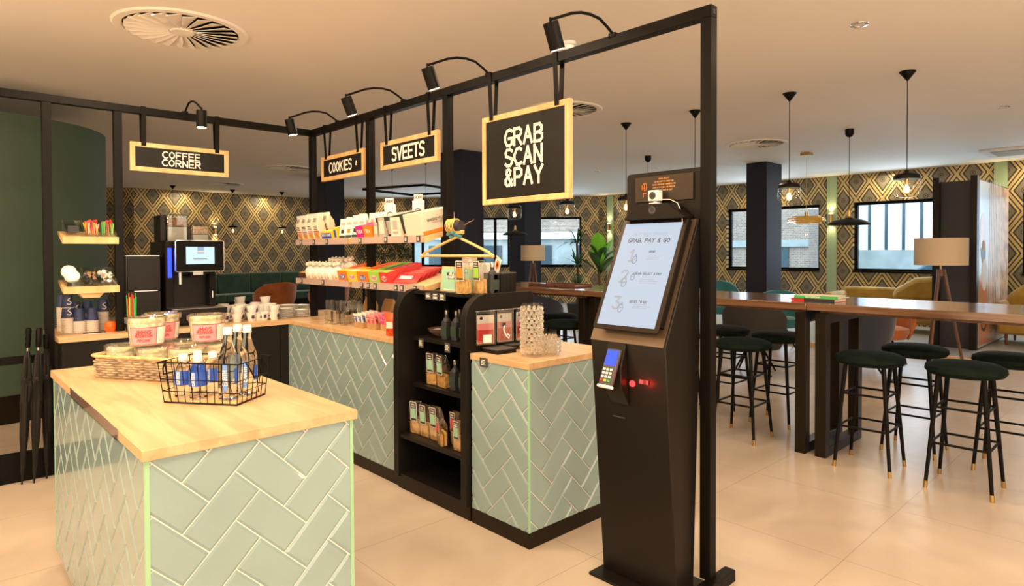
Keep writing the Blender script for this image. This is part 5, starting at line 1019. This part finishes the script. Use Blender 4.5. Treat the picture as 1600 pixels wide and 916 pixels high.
def sk(x, y, s):
    b = nb(); tube(b, [(x+s*.012*math.cos(a), y+s*.018*math.sin(a), .001) for a in [2*PI*i/10 for i in range(10)]], .0009, 4, closed=True); tube(b, [(x-.004*s, y+.018*s, .001), (x+.002*s, y+.028*s, .001), (x+.008*s, y+.016*s, .001)], .0009, 4); tube(b, [(x-.006*s, y, .001), (x+.006*s, y+.006*s, .001)], .0008, 4); sob('line_drawing', b, 'ink')
sk(-.045, .345, 1); sk(-.068, .235, 1.1); sk(-.03, .262, .8); sk(-.048, .115, 1)
# hood with camera above the screen
hd = obj('hood', prism(nb(), [(.135, 1.60), (-.165, 1.60), (-.165, 1.612), (-.095, 1.668), (.055, 1.668), (.135, 1.612)], 'x', .055, .145), M['kiosk'], t, bev=.003); obj('hood_lens', disc((.0545, -.015, 1.640), (0, 1, 0), (0, 0, 1), .016, .014), M['ink'], hd); obj('hood_lens', lathe(nb(), [(.010, 0), (.014, .003), (.018, 0)], 20), M['greyd'], hd).matrix_local = TR(.054, -.015, 1.640) @ RY(-PI/2)
n_ = obj('notice', BX(.140, .1505, -.165, .135, 1.685, 1.80), M['noticem'], t, bev=.001)
for i, (w, txt) in enumerate([(.06, 'NEED HELP?'), (.10, 'WE ARE HAPPY TO ASSIST YOU'), (.12, 'PLEASE LOOK OR ASK A MEMBER OF THE'), (.115, 'STAFF UP TO HANDLE AND PRESS OK'), (.09, 'FOR SOME OTHER REQUEST')]):
    b = textbm(txt, .0055, .18, (.1394, -.02, 1.786-.013*i), (0, -1, 0), (0, 0, 1), xs=w/(len(txt)*.0055*.82)); obj('lettering', b, M['gold_ink'], n_)
b = nb()
for r_ in (.008, .014): tube(b, [(.1392, .105+r_*math.cos(a), 1.752+r_*math.sin(a)) for a in [PI-.9+.3*j for j in range(7)]], .0012, 4)
tube(b, [(.1392, .088, 1.770), (.1392, .078, 1.772), (.1392, .072, 1.76), (.1392, .075, 1.742), (.1392, .083, 1.735), (.1392, .086, 1.745), (.1392, .084, 1.76), (.1392, .088, 1.770)], .0014, 4); tube(b, [(.1392, .075, 1.725), (.1392, .090, 1.725), (.1392, .090, 1.708)], .0014, 4); obj('ear_symbol', b, M['orb'], n_)
c_ = thing('small_camera', 'small white cube camera on the kiosk hood', 'camera', (kx+.095, 1.625, 1.6695)); obj('cube', BX(-.022, .022, -.025, .025, .012, .060), M['plast'], c_, bev=.005); obj('foot', BX(-.018, .018, -.022, .022, 0, .005), M['plast'], c_, bev=.001); obj('stem', cyl(nb(), (0, 0, .004), (0, 0, .013), .008, n=12), M['plast'], c_)
obj('lens_ring', cyl(nb(), (-.0235, 0, .036), (-.022, 0, .036), .017, n=24), M['greyd'], c_); obj('lens', cyl(nb(), (-.025, 0, .036), (-.0235, 0, .036), .010, n=20), M['ink'], c_)
obj('cable', tube(nb(), [(.02, -.02, .02), (.025, -.06, .018), (.02, -.10, .0), (.0, -.135, -.045), (-.02, -.15, -.10), (-.03, -.15, -.16)], .0017, 8), M['plast'], c_)
# card terminal, scanner, slots
def fx(z): return -.03-(.09)*(z-.013)/(1.10-.013)
r0_ = obj('terminal_recess', prism(nb(), [(fx(1.07)-.002, 1.07), (fx(.80)-.002, .80), (fx(.88)-.055, .885), (fx(1.0)-.045, .965)], 'y', -.005, .090), M['kiosk'], t, bev=.003)
ct = thing('card_terminal', 'card terminal with blue screen and keypad in kiosk', 'card terminal', (kx+fx(1.0)-.058, 1.672, .938), (0, math.radians(25)-.0, 0))
obj('body', BX(-.018, .0, -.036, .036, -.055, .11), M['greyd'], ct, bev=.006); obj('screen', BX(-.0195, -.018, -.028, .028, .035, .10), M['blueled'], ct)
for r_ in range(4):
    for c2 in range(3): obj('key', BX(-.021, -.018, .020-.018*c2-.006, .020-.018*c2+.006, .012-.016*r_, .021-.016*r_), M[('red', 'yel', 'grn')[c2] if r_ == 3 else 'plast'], ct)
obj('bumper', BX(-.020, .002, -.037, .037, -.062, -.050), M['plast'], ct, bev=.003)
obj('red_reflection_disc', cyl(nb(), (fx(.90)-.006, -.028, .90), (fx(.90)-.001, -.028, .90), .013, n=20), M['redled'], t)  # glowing disc stands in for the red reflection on the recess wall
sn = obj('scanner_window', BX(fx(.90)-.004, fx(.90)-.001, -.110, -.060, .905, .925), M['ink'], t); obj('red_light', BX(fx(.90)-.005, fx(.90)-.004, -.080, -.066, .908, .922), M['redled'], sn); obj('red_light', BX(fx(.90)-.005, fx(.90)-.004, -.106, -.100, .908, .922), M['redled'], sn)
light('POINT', 'scanner_glow', (kx+fx(.90)-.05, 1.55, .915), .35, (1, .02, .01), .01)
obj('receipt_slot', BX(fx(.74)-.003, fx(.74)+.0, .02, .085, .738, .744), M['ink'], t)

# --------------------------------------------------------------- pendants
def pendant(lab, x, y, zl, s=1, first=[None]):
    if first[0] is None:
        t = thing('glass_pendant', lab, 'pendant lamp', (x, y, H), group='clear glass pendants over the high table'); L = H-zl
        obj('canopy', lathe(nb(), [(.062, 0), (.062, -.006), (.006, -.078), (0, -.08)], 28), M['black'], t); obj('cord', cyl(nb(), (0, 0, -.07), (0, 0, -L+.16), .0035, n=8), M['black'], t)
        obj('cap', lathe(nb(), [(0, .165-L), (.012, .165-L), (.02, .142-L), (.080, .132-L), (.097, .118-L), (.100, .088-L), (0, .088-L)], 36), M['black'], t)
        obj('shade', lathe(nb(), [(.096, .088-L), (.102, .06-L), (.104, .01-L), (.099, -.025-L), (.080, -.052-L), (.035, -.062-L), (0, -.063-L)], 40), M['thin'], t)
        b = obj('bulb', lathe(nb(), [(0, .055-L), (.008, .05-L), (.012, .03-L), (.022, .005-L), (.023, -.008-L), (.014, -.025-L), (0, -.028-L)], 24), M['bulbglass'], t); obj('filament', lathe(nb(), [(0, .036-L), (.009, .024-L), (.018, -.002-L), (.010, -.018-L), (0, -.021-L)], 16), M['bulb'], b); obj('socket', cyl(nb(), (0, 0, .092-L), (0, 0, .045-L), .015, n=16), M['brass'], t)
        first[0] = t; o = t
    else: o = dup(first[0])
    o.location = (x, y, H); o.scale = (s, s, s if s != 1 else 1); tag(o, lab, 'pendant lamp', 'clear glass pendants over the high table')
    light('POINT', 'pendant_light', (x, y, zl-.0), 5 if y < 6 else 3, (1, .62, .30), .03)
for y, lab in [(1.62, 'glass pendant nearest, at the right of the row'), (2.60, 'glass pendant second from the right, by the dark column'), (3.60, 'glass pendant behind the black kiosk post'), (4.50, 'glass pendant partly behind the kiosk notice'), (5.42, 'glass pendant under the right corner of the large sign'), (6.40, 'glass pendant under middle of large sign'), (7.5, 'glass pendant behind the rail posts, farthest group'), (8.5, 'glass pendant in line with the SVEETS sign'), (9.5, 'glass pendant farthest of the table row')]: pendant(lab, 6.04, y, 1.965)
for (x, y, lab) in [(4.13, 15.4, 'far glass pendant nearest the coffee machine, before back wall'), (5.45, 15.5, 'far glass pendant in middle before the back wall'), (6.56, 15.3, 'far glass pendant at right before the back wall')]: pendant(lab, x, y, 1.965)
def flatpend(lab, x, y, zl):
    t = thing('black_dome_pendant', lab, 'pendant lamp', (x, y, H), group='flat black pendants'); L = H-zl
    obj('canopy', lathe(nb(), [(.05, 0), (.05, -.06), (.03, -.09), (.008, -.10), (0, -.10)], 24), M['black'], t); obj('cord', cyl(nb(), (0, 0, -.09), (0, 0, -L+.14), .004, n=8), M['black'], t)
    obj('holder', lathe(nb(), [(0, .16-L), (.018, .155-L), (.022, .08-L), (.05, .06-L), (0, .06-L)], 20), M['brass'], t)
    obj('shade', lathe(nb(), [(.02, .065-L), (.07, .05-L), (.17, .03-L), (.235, -.005-L), (.24, -.025-L), (.236, -.025-L), (.17, .022-L), (.06, .04-L), (0, .045-L)], 44), M['black'], t)
flatpend('flat black pendant between the two street windows', 8.38, 2.87, 1.80); flatpend('flat black pendant behind the left side of the kiosk', 8.35, 5.8, 1.80); flatpend('flat black pendant by the left window under the large sign', 8.35, 8.83, 1.80)
t = thing('amber_pendant', 'stepped amber glass pendant before the left street window', 'pendant lamp', (9.9, 4.0, H)); L = H-1.93
obj('canopy', BX(-.07, .07, -.07, .07, -.045, 0), M['brass'], t, bev=.003); obj('cord', cyl(nb(), (0, 0, -.04), (0, 0, -L+.1), .003, n=8), M['brass'], t); obj('stem', cyl(nb(), (0, 0, -L+.02), (0, 0, -L+.12), .02, n=12), M['brass'], t)
for z, r in ((.03, .20), (0, .26), (-.03, .27), (-.06, .20)): obj('glass_ring', lathe(nb(), [(.05, z-L), (r, z-L), (r+.006, z+.012-L), (r, z+.022-L), (.05, z+.022-L)], 40), M['amber'], t)
light('POINT', 'amber_light', (9.9, 3.95, 1.72), 3, (1, .6, .2), .04)

# --------------------------------------------------------------- high tables and stools
TT = 1.09
def htable(lab, y0, y1, legs):
    t = thing('high_table', lab, 'high table', (4.98, (y0+y1)/2, 0)); cy_ = (y0+y1)/2
    obj('top', BX(-.42, .42, y0-cy_, y1-cy_, TT-.05, TT), M['walnut'], t, bev=.004)
    for ly in legs:
        y = ly-cy_; bm = nb(); w = .075
        box(bm, -.36, -.28, y-w/2, y+w/2, .0, TT-.075); box(bm, .28, .36, y-w/2, y+w/2, 0, TT-.075); box(bm, -.28, .28, y-w/2, y+w/2, 0, .07); box(bm, -.28, .28, y-w/2, y+w/2, TT-.145, TT-.075); obj('leg_frame', bm, M['kick'], t, bev=.002)
    obj('under_rail', BX(-.30, .30, y0-cy_+.05, y1-cy_-.05, TT-.075, TT-.05), M['dwood'], t)
htable('dark wooden high table at right, with stools around it', -.22, 1.838, (-.13, 1.765)); htable('dark wooden high table behind the kiosk and black post', 1.842, 3.898, (1.905, 3.83)); htable('dark wooden high table left of the kiosk, behind crystal vase', 3.902, 5.56, (3.97, 5.38))
def stool0():
    t = thing('bar_stool', 'x', 'bar stool'); obj('seat', lathe(nb(), [(0, .690), (.16, .690), (.195, .700), (.212, .722), (.208, .748), (.17, .766), (.08, .776), (0, .778)], 44), M['velvet'], t)
    F = []; 
    for sx in (-1, 1):
        for sy in (-1, 1):
            a, b = Vector((sx*.115, sy*.115, .692)), Vector((sx*.165, sy*.168, 0)); l_ = obj('leg', cyl(nb(), b, a, .0105, .0145, n=14), M['black'], t); obj('brass_tip', cyl(nb(), b-Vector((0, 0, 0)), b+(a-b)*.06, .0115, .0125, n=14), M['brass'], l_)
    for z in (.28, .50):
        def c(sx, sy): k = z/.692; return Vector((sx*(.165-.05*k), sy*(.168-.053*k), z))
        for a, b in (((-1, -1), (1, -1)), ((1, -1), (1, 1)), ((1, 1), (-1, 1)), ((-1, 1), (-1, -1))): obj('foot_rail', cyl(nb(), c(*a), c(*b), .0075, n=10), M['black'], t)
    return t
s0 = stool0()
for i, (x, y, rz, lab) in enumerate([(4.67, .93, 0, 'green velvet stool nearest the camera, right of centre'), (4.675, 1.465, .02, 'green velvet stool in front, just right of the table legs'), (5.29, 1.36, 0, 'green velvet stool behind, across from the one at the table legs'), (5.26, .80, 0, 'green velvet stool cut by the right edge, behind the nearest'),
        (4.70, 2.385, .04, 'green velvet stool in front, left of the table legs'), (5.32, 2.38, 0, 'green velvet stool behind the left table leg'), (5.40, 2.90, 0, 'green velvet stool at the black post, on the window side'), (4.75, 3.02, 0, 'green velvet stool between kiosk and black post'), (4.72, 4.27, 0, 'green velvet stool right of the crystal vase, on near side'), (5.20, 4.80, 0, 'green velvet stool right of the crystal vase, on window side')]):
    o = s0 if i == 0 else dup(s0); o.location = (x, y, 0); o.rotation_euler = (0, 0, rz); tag(o, lab, 'bar stool', 'dark green velvet bar stools')
bk = thing('book', 'green-spined book titled ROTTERDAM, on top of the pair', 'book', (4.83, 1.85, TT+.022), (0, 0, .06)); obj('pages', BX(-.098, .10, -.145, .145, .002, .018), M['cream'], bk); obj('cover', BX(-.10, .10, -.15, .15, .018, .020), M['cream'], bk); obj('cover', BX(-.10, .10, -.15, .15, 0, .002), M['grn'], bk); obj('spine', BX(-.102, -.098, -.15, .15, 0, .020), M['grn'], bk)
obj('lettering', textbm('ROTTERDAM', .012, .2, (-.1026, .02, .010), (0, -1, 0), (0, 0, 1)), M['chalkw'], bk)
bk = thing('book', 'red and dark book under the green one', 'book', (4.83, 1.86, TT+.001), (0, 0, -.04)); obj('pages', BX(-.103, .105, -.15, .15, .002, .018), M['cream'], bk); obj('cover', BX(-.105, .105, -.155, .155, .018, .020), M['redp'], bk); obj('cover', BX(-.105, .105, -.155, .155, 0, .002), M['redp'], bk); obj('spine', BX(-.107, -.103, -.155, .06, 0, .020), M['ink'], bk); obj('spine_end', BX(-.107, -.103, .06, .155, 0, .020), M['redp'], bk)
t = thing('serving_board', 'reddish wooden tray lying on the far high table', 'tray', (4.95, 4.55, TT+.001)); obj('board', BX(-.14, .14, -.33, .33, 0, .014), M['dwood'], t, bev=.003); obj('rim', BX(-.14, -.125, -.33, .33, .0145, .03), M['dwood'], t, bev=.002); obj('rim', BX(.125, .14, -.33, .33, .0145, .03), M['dwood'], t, bev=.002)

# --------------------------------------------------------------- lounge furniture behind
def tubchair(lab, loc, rz, m, h=.78, r=.33, seat=.44, legs='splay', lm='black'):
    t = thing('tub_armchair', lab, 'armchair', loc, (0, 0, rz)); n = 22; bm = nb(); O = []; I = []
    for i in range(n+1):
        a = -PI*.12+(PI*1.24)*i/n; k = math.sin(max(0, min(PI, a)))**.7 if 0 < a < PI else 0
        top = seat+.16+(h-seat-.16)*k; fl_ = 1+.12*k
        def pt(rr, z, f): return bm.verts.new((rr*f*math.cos(a), rr*f*math.sin(a)*.95, z))
        O.append((pt(r*.80, seat-.14, 1), pt(r, seat+.05, 1), pt(r, top, fl_))); I.append((pt(r*.72, seat-.14, 1), pt(r-.05, seat+.05, 1), pt(r-.045, top-.005, fl_)))
    for i in range(n):
        for j in range(2):
            bm.faces.new((O[i][j], O[i+1][j], O[i+1][j+1], O[i][j+1])); bm.faces.new((I[i][j], I[i][j+1], I[i+1][j+1], I[i+1][j]))
        bm.faces.new((O[i][2], O[i+1][2], I[i+1][2], I[i][2])); bm.faces.new((O[i][0], I[i][0], I[i+1][0], O[i+1][0]))
    for e in (0, n):
        for j in range(2): bm.faces.new((O[e][j], O[e][j+1], I[e][j+1], I[e][j]))
    obj('backrest', bm, M[m], t, bev=.012); obj('seat', lathe(nb(), [(0, seat-.13), (r*.70, seat-.13), (r*.80, seat-.05), (r*.80, seat), (r*.6, seat+.02), (0, seat+.025)], 28), M[m], t)
    for k in range(4):
        a = PI/4+k*PI/2; obj('leg', cyl(nb(), (.30*math.cos(a), .30*math.sin(a), 0), (.10*math.cos(a), .10*math.sin(a), seat-.13), .010, .015, n=10), M[lm], t)
    return t
tubchair('dark navy tub armchair right of the table legs', (7.9, 2.62, 0), PI*.80, 'bluev', .80, .38)
tubchair('rust orange armchair behind the navy one', (9.25, 2.75, 0), -PI*.3, 'orange', .80, .38)
tubchair('charcoal tub armchair left of the table legs', (7.3, 3.55, 0), PI*.6, 'greyv', .86, .36)
tubchair('teal tub armchair left of the window column', (10.2, 5.62, .06), -PI*.35, 'teal', .87, .33)
tubchair('teal tub armchair right of the window column', (9.5, 4.22, 0), -PI*.35, 'teal', .85, .33)
tubchair('navy tub armchair behind stools near the crystal vase', (6.4, 6.3, 0), PI*.7, 'bluev', .86, .36)
tubchair('rust tub chair in front of green banquette, left', (5.35, 12.9, 0), PI*1.0, 'orange', .86, .42); tubchair('rust tub chair in front of green banquette, right', (6.35, 12.5, 0), PI*.95, 'orange', .86, .42)
t = thing('round_table', 'small dark round table between the orange chairs', 'table', (5.9, 13.9, 0)); obj('top', cyl(nb(), (0, 0, .72), (0, 0, .745), .38, n=36), M['dwood'], t, bev=.004); obj('column', cyl(nb(), (0, 0, .02), (0, 0, .72), .03, n=16), M['black'], t); obj('base', cyl(nb(), (0, 0, 0), (0, 0, .02), .24, n=32), M['black'], t)
t = thing('round_table', 'small dark round table right of both orange chairs', 'table', (7.6, 13.2, 0)); obj('top', cyl(nb(), (0, 0, .72), (0, 0, .745), .38, n=36), M['dwood'], t, bev=.004); obj('column', cyl(nb(), (0, 0, .02), (0, 0, .72), .03, n=16), M['black'], t); obj('base', cyl(nb(), (0, 0, 0), (0, 0, .02), .24, n=32), M['black'], t)
t = thing('green_banquette', 'long dark green velvet banquette along the patterned back wall', 'banquette', (6.1, 15.9, 0))
obj('base', BX(-2.4, 2.4, -.25, .45, 0, .28), M['black'], t); 
for i in range(6): obj('seat_cushion', BX(-2.4+.8*i+.004, -1.6+.8*i-.004, -.35, .25, .281, .46), M['greenv'], t, bev=.03); obj('back_cushion', BX(-2.4+.8*i+.004, -1.6+.8*i-.004, .255, .5, .30, .95), M['greenv'], t, bev=.04)
def sofa(lab, loc, rz, w, m='yellow', cush=()):
    t = thing('sofa', lab, 'sofa', loc, (0, 0, rz)); obj('base', BX(-w/2, w/2, -.40, .40, .16, .34), M[m], t, bev=.04)
    n = 2
    for i in range(n): obj('seat_cushion', BX(-w/2+w/n*i+.01, -w/2+w/n*(i+1)-.01, -.42, .22, .345, .50), M[m], t, bev=.05)
    for (xa, xb, zt) in cush:
        b = prism(nb(), [(xa, .50), (xb, .50), (xb, zt*.93), (xb+(xa-xb)*.25, zt), (xa+(xb-xa)*.35, zt*.96), (xa, zt*.72)], 'y', .08, .35); obj('back_cushion', b, M[m], t, bev=.09)
    obj('back_frame', BX(-w/2, w/2, .36, .48, .34, .72), M[m], t, bev=.05)
    for sx in (-1, 1):
        obj('armrest', BX(sx*w/2-.07, sx*w/2+.07, -.40, .42, .345, .64), M[m], t, bev=.06)
        for sy in (-.32, .36): obj('leg', cyl(nb(), (sx*(w/2-.1), sy, 0), (sx*(w/2-.1), sy, .16), .016, .022, n=10), M['dwood'], t)
    return t
sofa('long mustard sofa with one tall rounded cushion below the street window', (12.5, 3.55, .06), -PI/2, 1.9, cush=((-.05, .93, .96),)); sofa('mustard sofa at the right edge beside the photo partition', (12.0, 1.18, .06), -PI/2, 1.5, cush=((-.73, .1, .98), (.1, .73, .98)))
# photo partition
px0, px1, py0, py1, pz = 10.70, 12.9, 1.99, 2.54, 2.50
t = thing('photo_partition', 'tall dark partition with photo panel on its side', 'partition', (px0, py0, .06))
obj('post', BX(0, .10, .02, .10, 0, pz-.06), M['blackm'], t); obj('post', BX(0, .10, .47, .55, 0, pz-.06), M['blackm'], t); obj('dark_panel', BX(.10, .13, .10, .47, 0, pz-.12), M['ink'], t); obj('core', BX(.10, px1-px0, .03, .10, 0, pz-.10), M['blackm'], t); obj('core', BX(.13, px1-px0, .47, .55, 0, pz-.10), M['blackm'], t)
ph = obj('photo_print', BX(.12, px1-px0, .018, .03, .02, pz-.12), M['skyp'], t)
L_ = px1-px0
obj('warm_stripes', BX(.75, L_-.005, .0165, .0178, .03, pz-.125), M['print_'], ph)
for i in range(7): obj('pale_stripe', prism(nb(), [(.80+.12*i, .3+.02*i), (.84+.12*i, .3), (.86+.12*i, 2.4), (.82+.12*i, 2.4)], 'y', .0155, .0162), M['cream'], ph)
obj('helmet', disc((.36, .0160, 1.62), (1, 0, 0), (0, 0, 1), .20, .30, 24), M['skin'], ph); obj('face', disc((.40, .0155, 1.36), (1, 0, 0), (0, 0, 1), .14, .18, 20), M['kraft'], ph); obj('goggles', prism(nb(), [(.24, 1.42), (.50, 1.38), (.50, 1.26), (.24, 1.30)], 'y', .0148, .0152), M['ink'], ph)
obj('beard', disc((.46, .0152, 1.05), (1, 0, 0), (0, 0, 1), .17, .24, 20), M['cream'], ph); obj('body_shape', prism(nb(), [(.13, .05), (.13, 1.0), (.35, 1.1), (.66, .9), (.85, .05)], 'y', .0160, .0168), M['skin'], ph); obj('ring_shape', lathe(nb(), [(.15, 0), (.17, .001), (.19, 0)], 28), M['ink'], ph).matrix_local = TR(.45, .0145, .42) @ RX(PI/2)
# floor lamps
def floorlamp(lab, loc, r, h, zc):
    t = thing('tripod_floor_lamp', lab, 'floor lamp', loc, (0, 0, .3)); 
    obj('lamp_shade', lathe(nb(), [(r, zc-h/2), (r, zc+h/2), (r-.006, zc+h/2), (r-.006, zc-h/2), (r, zc-h/2)], 48), M['shade'], t)
    obj('shade_spider', cyl(nb(), (-r+.006, 0, zc+h/2-.04), (r-.006, 0, zc+h/2-.04), .004, n=6), M['brass'], t); obj('stem', cyl(nb(), (0, 0, zc-h/2-.10), (0, 0, zc+h/2-.03), .012, n=12), M['brass'], t); obj('hub', cyl(nb(), (0, 0, zc-h/2-.14), (0, 0, zc-h/2-.05), .045, n=20), M['dwood'], t)
    for k in range(3): a = 2*PI*k/3+.5; obj('leg', cyl(nb(), (r*.85*math.cos(a), r*.85*math.sin(a), 0), (.03*math.cos(a), .03*math.sin(a), zc-h/2-.06), .016, .020, n=10), M['dwood'], t)
floorlamp('large tripod floor lamp with drum shade before the partition', (9.45, 2.15, 0), .29, .34, 1.44); floorlamp('tripod floor lamp with drum shade by the left window column', (8.9, 8.9, 0), .24, .30, 1.43)
# plants
def leafstrip(bm, base, az, ln, w, up, droop, n=7, fold=.0):
    d = Vector((math.cos(az), math.sin(az), 0)); s_ = Vector((-math.sin(az), math.cos(az), 0)); L1 = []; C1 = []; R1 = []
    for i in range(n+1):
        q = i/n; p = Vector(base)+d*(ln*q*math.cos(up)*(1-.15*q))+Vector((0, 0, ln*(q*math.sin(up)-droop*q*q))); ww = w*(math.sin(PI*min(1, q*.93+.07))**.7)/2+.001
        L1.append(bm.verts.new(p+s_*ww+Vector((0, 0, fold*ww)))); C1.append(bm.verts.new(p)); R1.append(bm.verts.new(p-s_*ww+Vector((0, 0, fold*ww))))
    for i in range(n): bm.faces.new((L1[i], C1[i], C1[i+1], L1[i+1])); bm.faces.new((C1[i], R1[i], R1[i+1], C1[i+1]))
def leafobj(name, bm, m, t, th=.002):
    o = obj(name, bm, M[m], t, recalc=False); s = o.modifiers.new('s', 'SOLIDIFY'); s.thickness = th; return o
t = thing('banana_plant', 'bright green broad-leaved plant beside the left window', 'plant', (9.55, 7.75, 0)); obj('pot', lathe(nb(), [(0, 0), (.20, 0), (.26, .42), (.24, .42), (.23, .38), (0, .38)], 32), M['pot'], t); obj('stem', tube(nb(), [(0, 0, .36), (.01, 0, .8), (0, .02, 1.25)], [.035, .03, .02], 12), M['bark'], t)
bm = nb(); random.seed(3)
for k in range(11): leafstrip(bm, (0, 0, 1.0+.03*k), k*2.4, .85-.03*k, .17, .75+.04*k, .35, 8, .4)
leafobj('foliage', bm, 'dleaf', t); bm = nb()
for az, up, w, ln in ((PI*1.15, 1.35, .30, .78), (PI*.35, 1.25, .26, .72), (PI*1.6, 1.1, .22, .7)): leafstrip(bm, (0, 0, 1.15), az, ln, w, up, .12, 8, .5)
leafobj('bright_leaves', bm, 'leaf', t)
for i, (x, y, zt, lab) in enumerate([(10.3, 7.7, 1.30, 'spiky palm right of the broad-leaved plant'), (9.9, 8.6, 1.62, 'tall spiky palm behind the broad-leaved plant')]):
    t = thing('palm_plant', lab, 'plant', (x, y, .06 if x > 9.95 else 0)); obj('pot', lathe(nb(), [(0, 0), (.18, 0), (.23, .40), (.21, .40), (.20, .36), (0, .36)], 32), M['pot'], t); obj('trunk', tube(nb(), [(0, 0, .34), (.02, 0, .8), (0, .02, zt)], [.03, .025, .02], 10), M['bark'], t); bm = nb()
    for c in range(3):
        for k in range(26): leafstrip(bm, (0, 0, zt-.45*c), random.uniform(0, 2*PI), random.uniform(.4, .62), .030, random.uniform(.1, 1.4), random.uniform(.2, .5), 5)
    leafobj('foliage', bm, 'dleaf', t)
t = thing('bonsai_tree', 'small dark round-crowned tree behind the orange candy boxes', 'tree', (6.25, 10.1, 0)); obj('pot', lathe(nb(), [(0, 0), (.22, 0), (.25, .85), (.22, .85), (.2, .8), (0, .8)], 24), M['pot'], t); obj('trunk', tube(nb(), [(0, 0, .8), (.04, 0, 1.0), (-.02, .02, 1.2), (0, 0, 1.45)], [.05, .04, .035, .02], 10), M['bark'], t); bm = nb()
for k in range(1500):
    a, b = random.uniform(0, 2*PI), random.uniform(-.5, PI/2); r = random.uniform(.6, 1); p = Vector((.50*r*math.cos(a)*math.cos(b), .50*r*math.sin(a)*math.cos(b), 1.45+.30*r*math.sin(b))); v1 = Vector([random.uniform(-1, 1) for _ in range(3)]).normalized()*.026; v2 = Vector([random.uniform(-1, 1) for _ in range(3)]).normalized()*.016; quad(bm, p-v1, p-v2, p+v1, p+v2)
obj('foliage', bm, M['bleaf'], t, recalc=False)
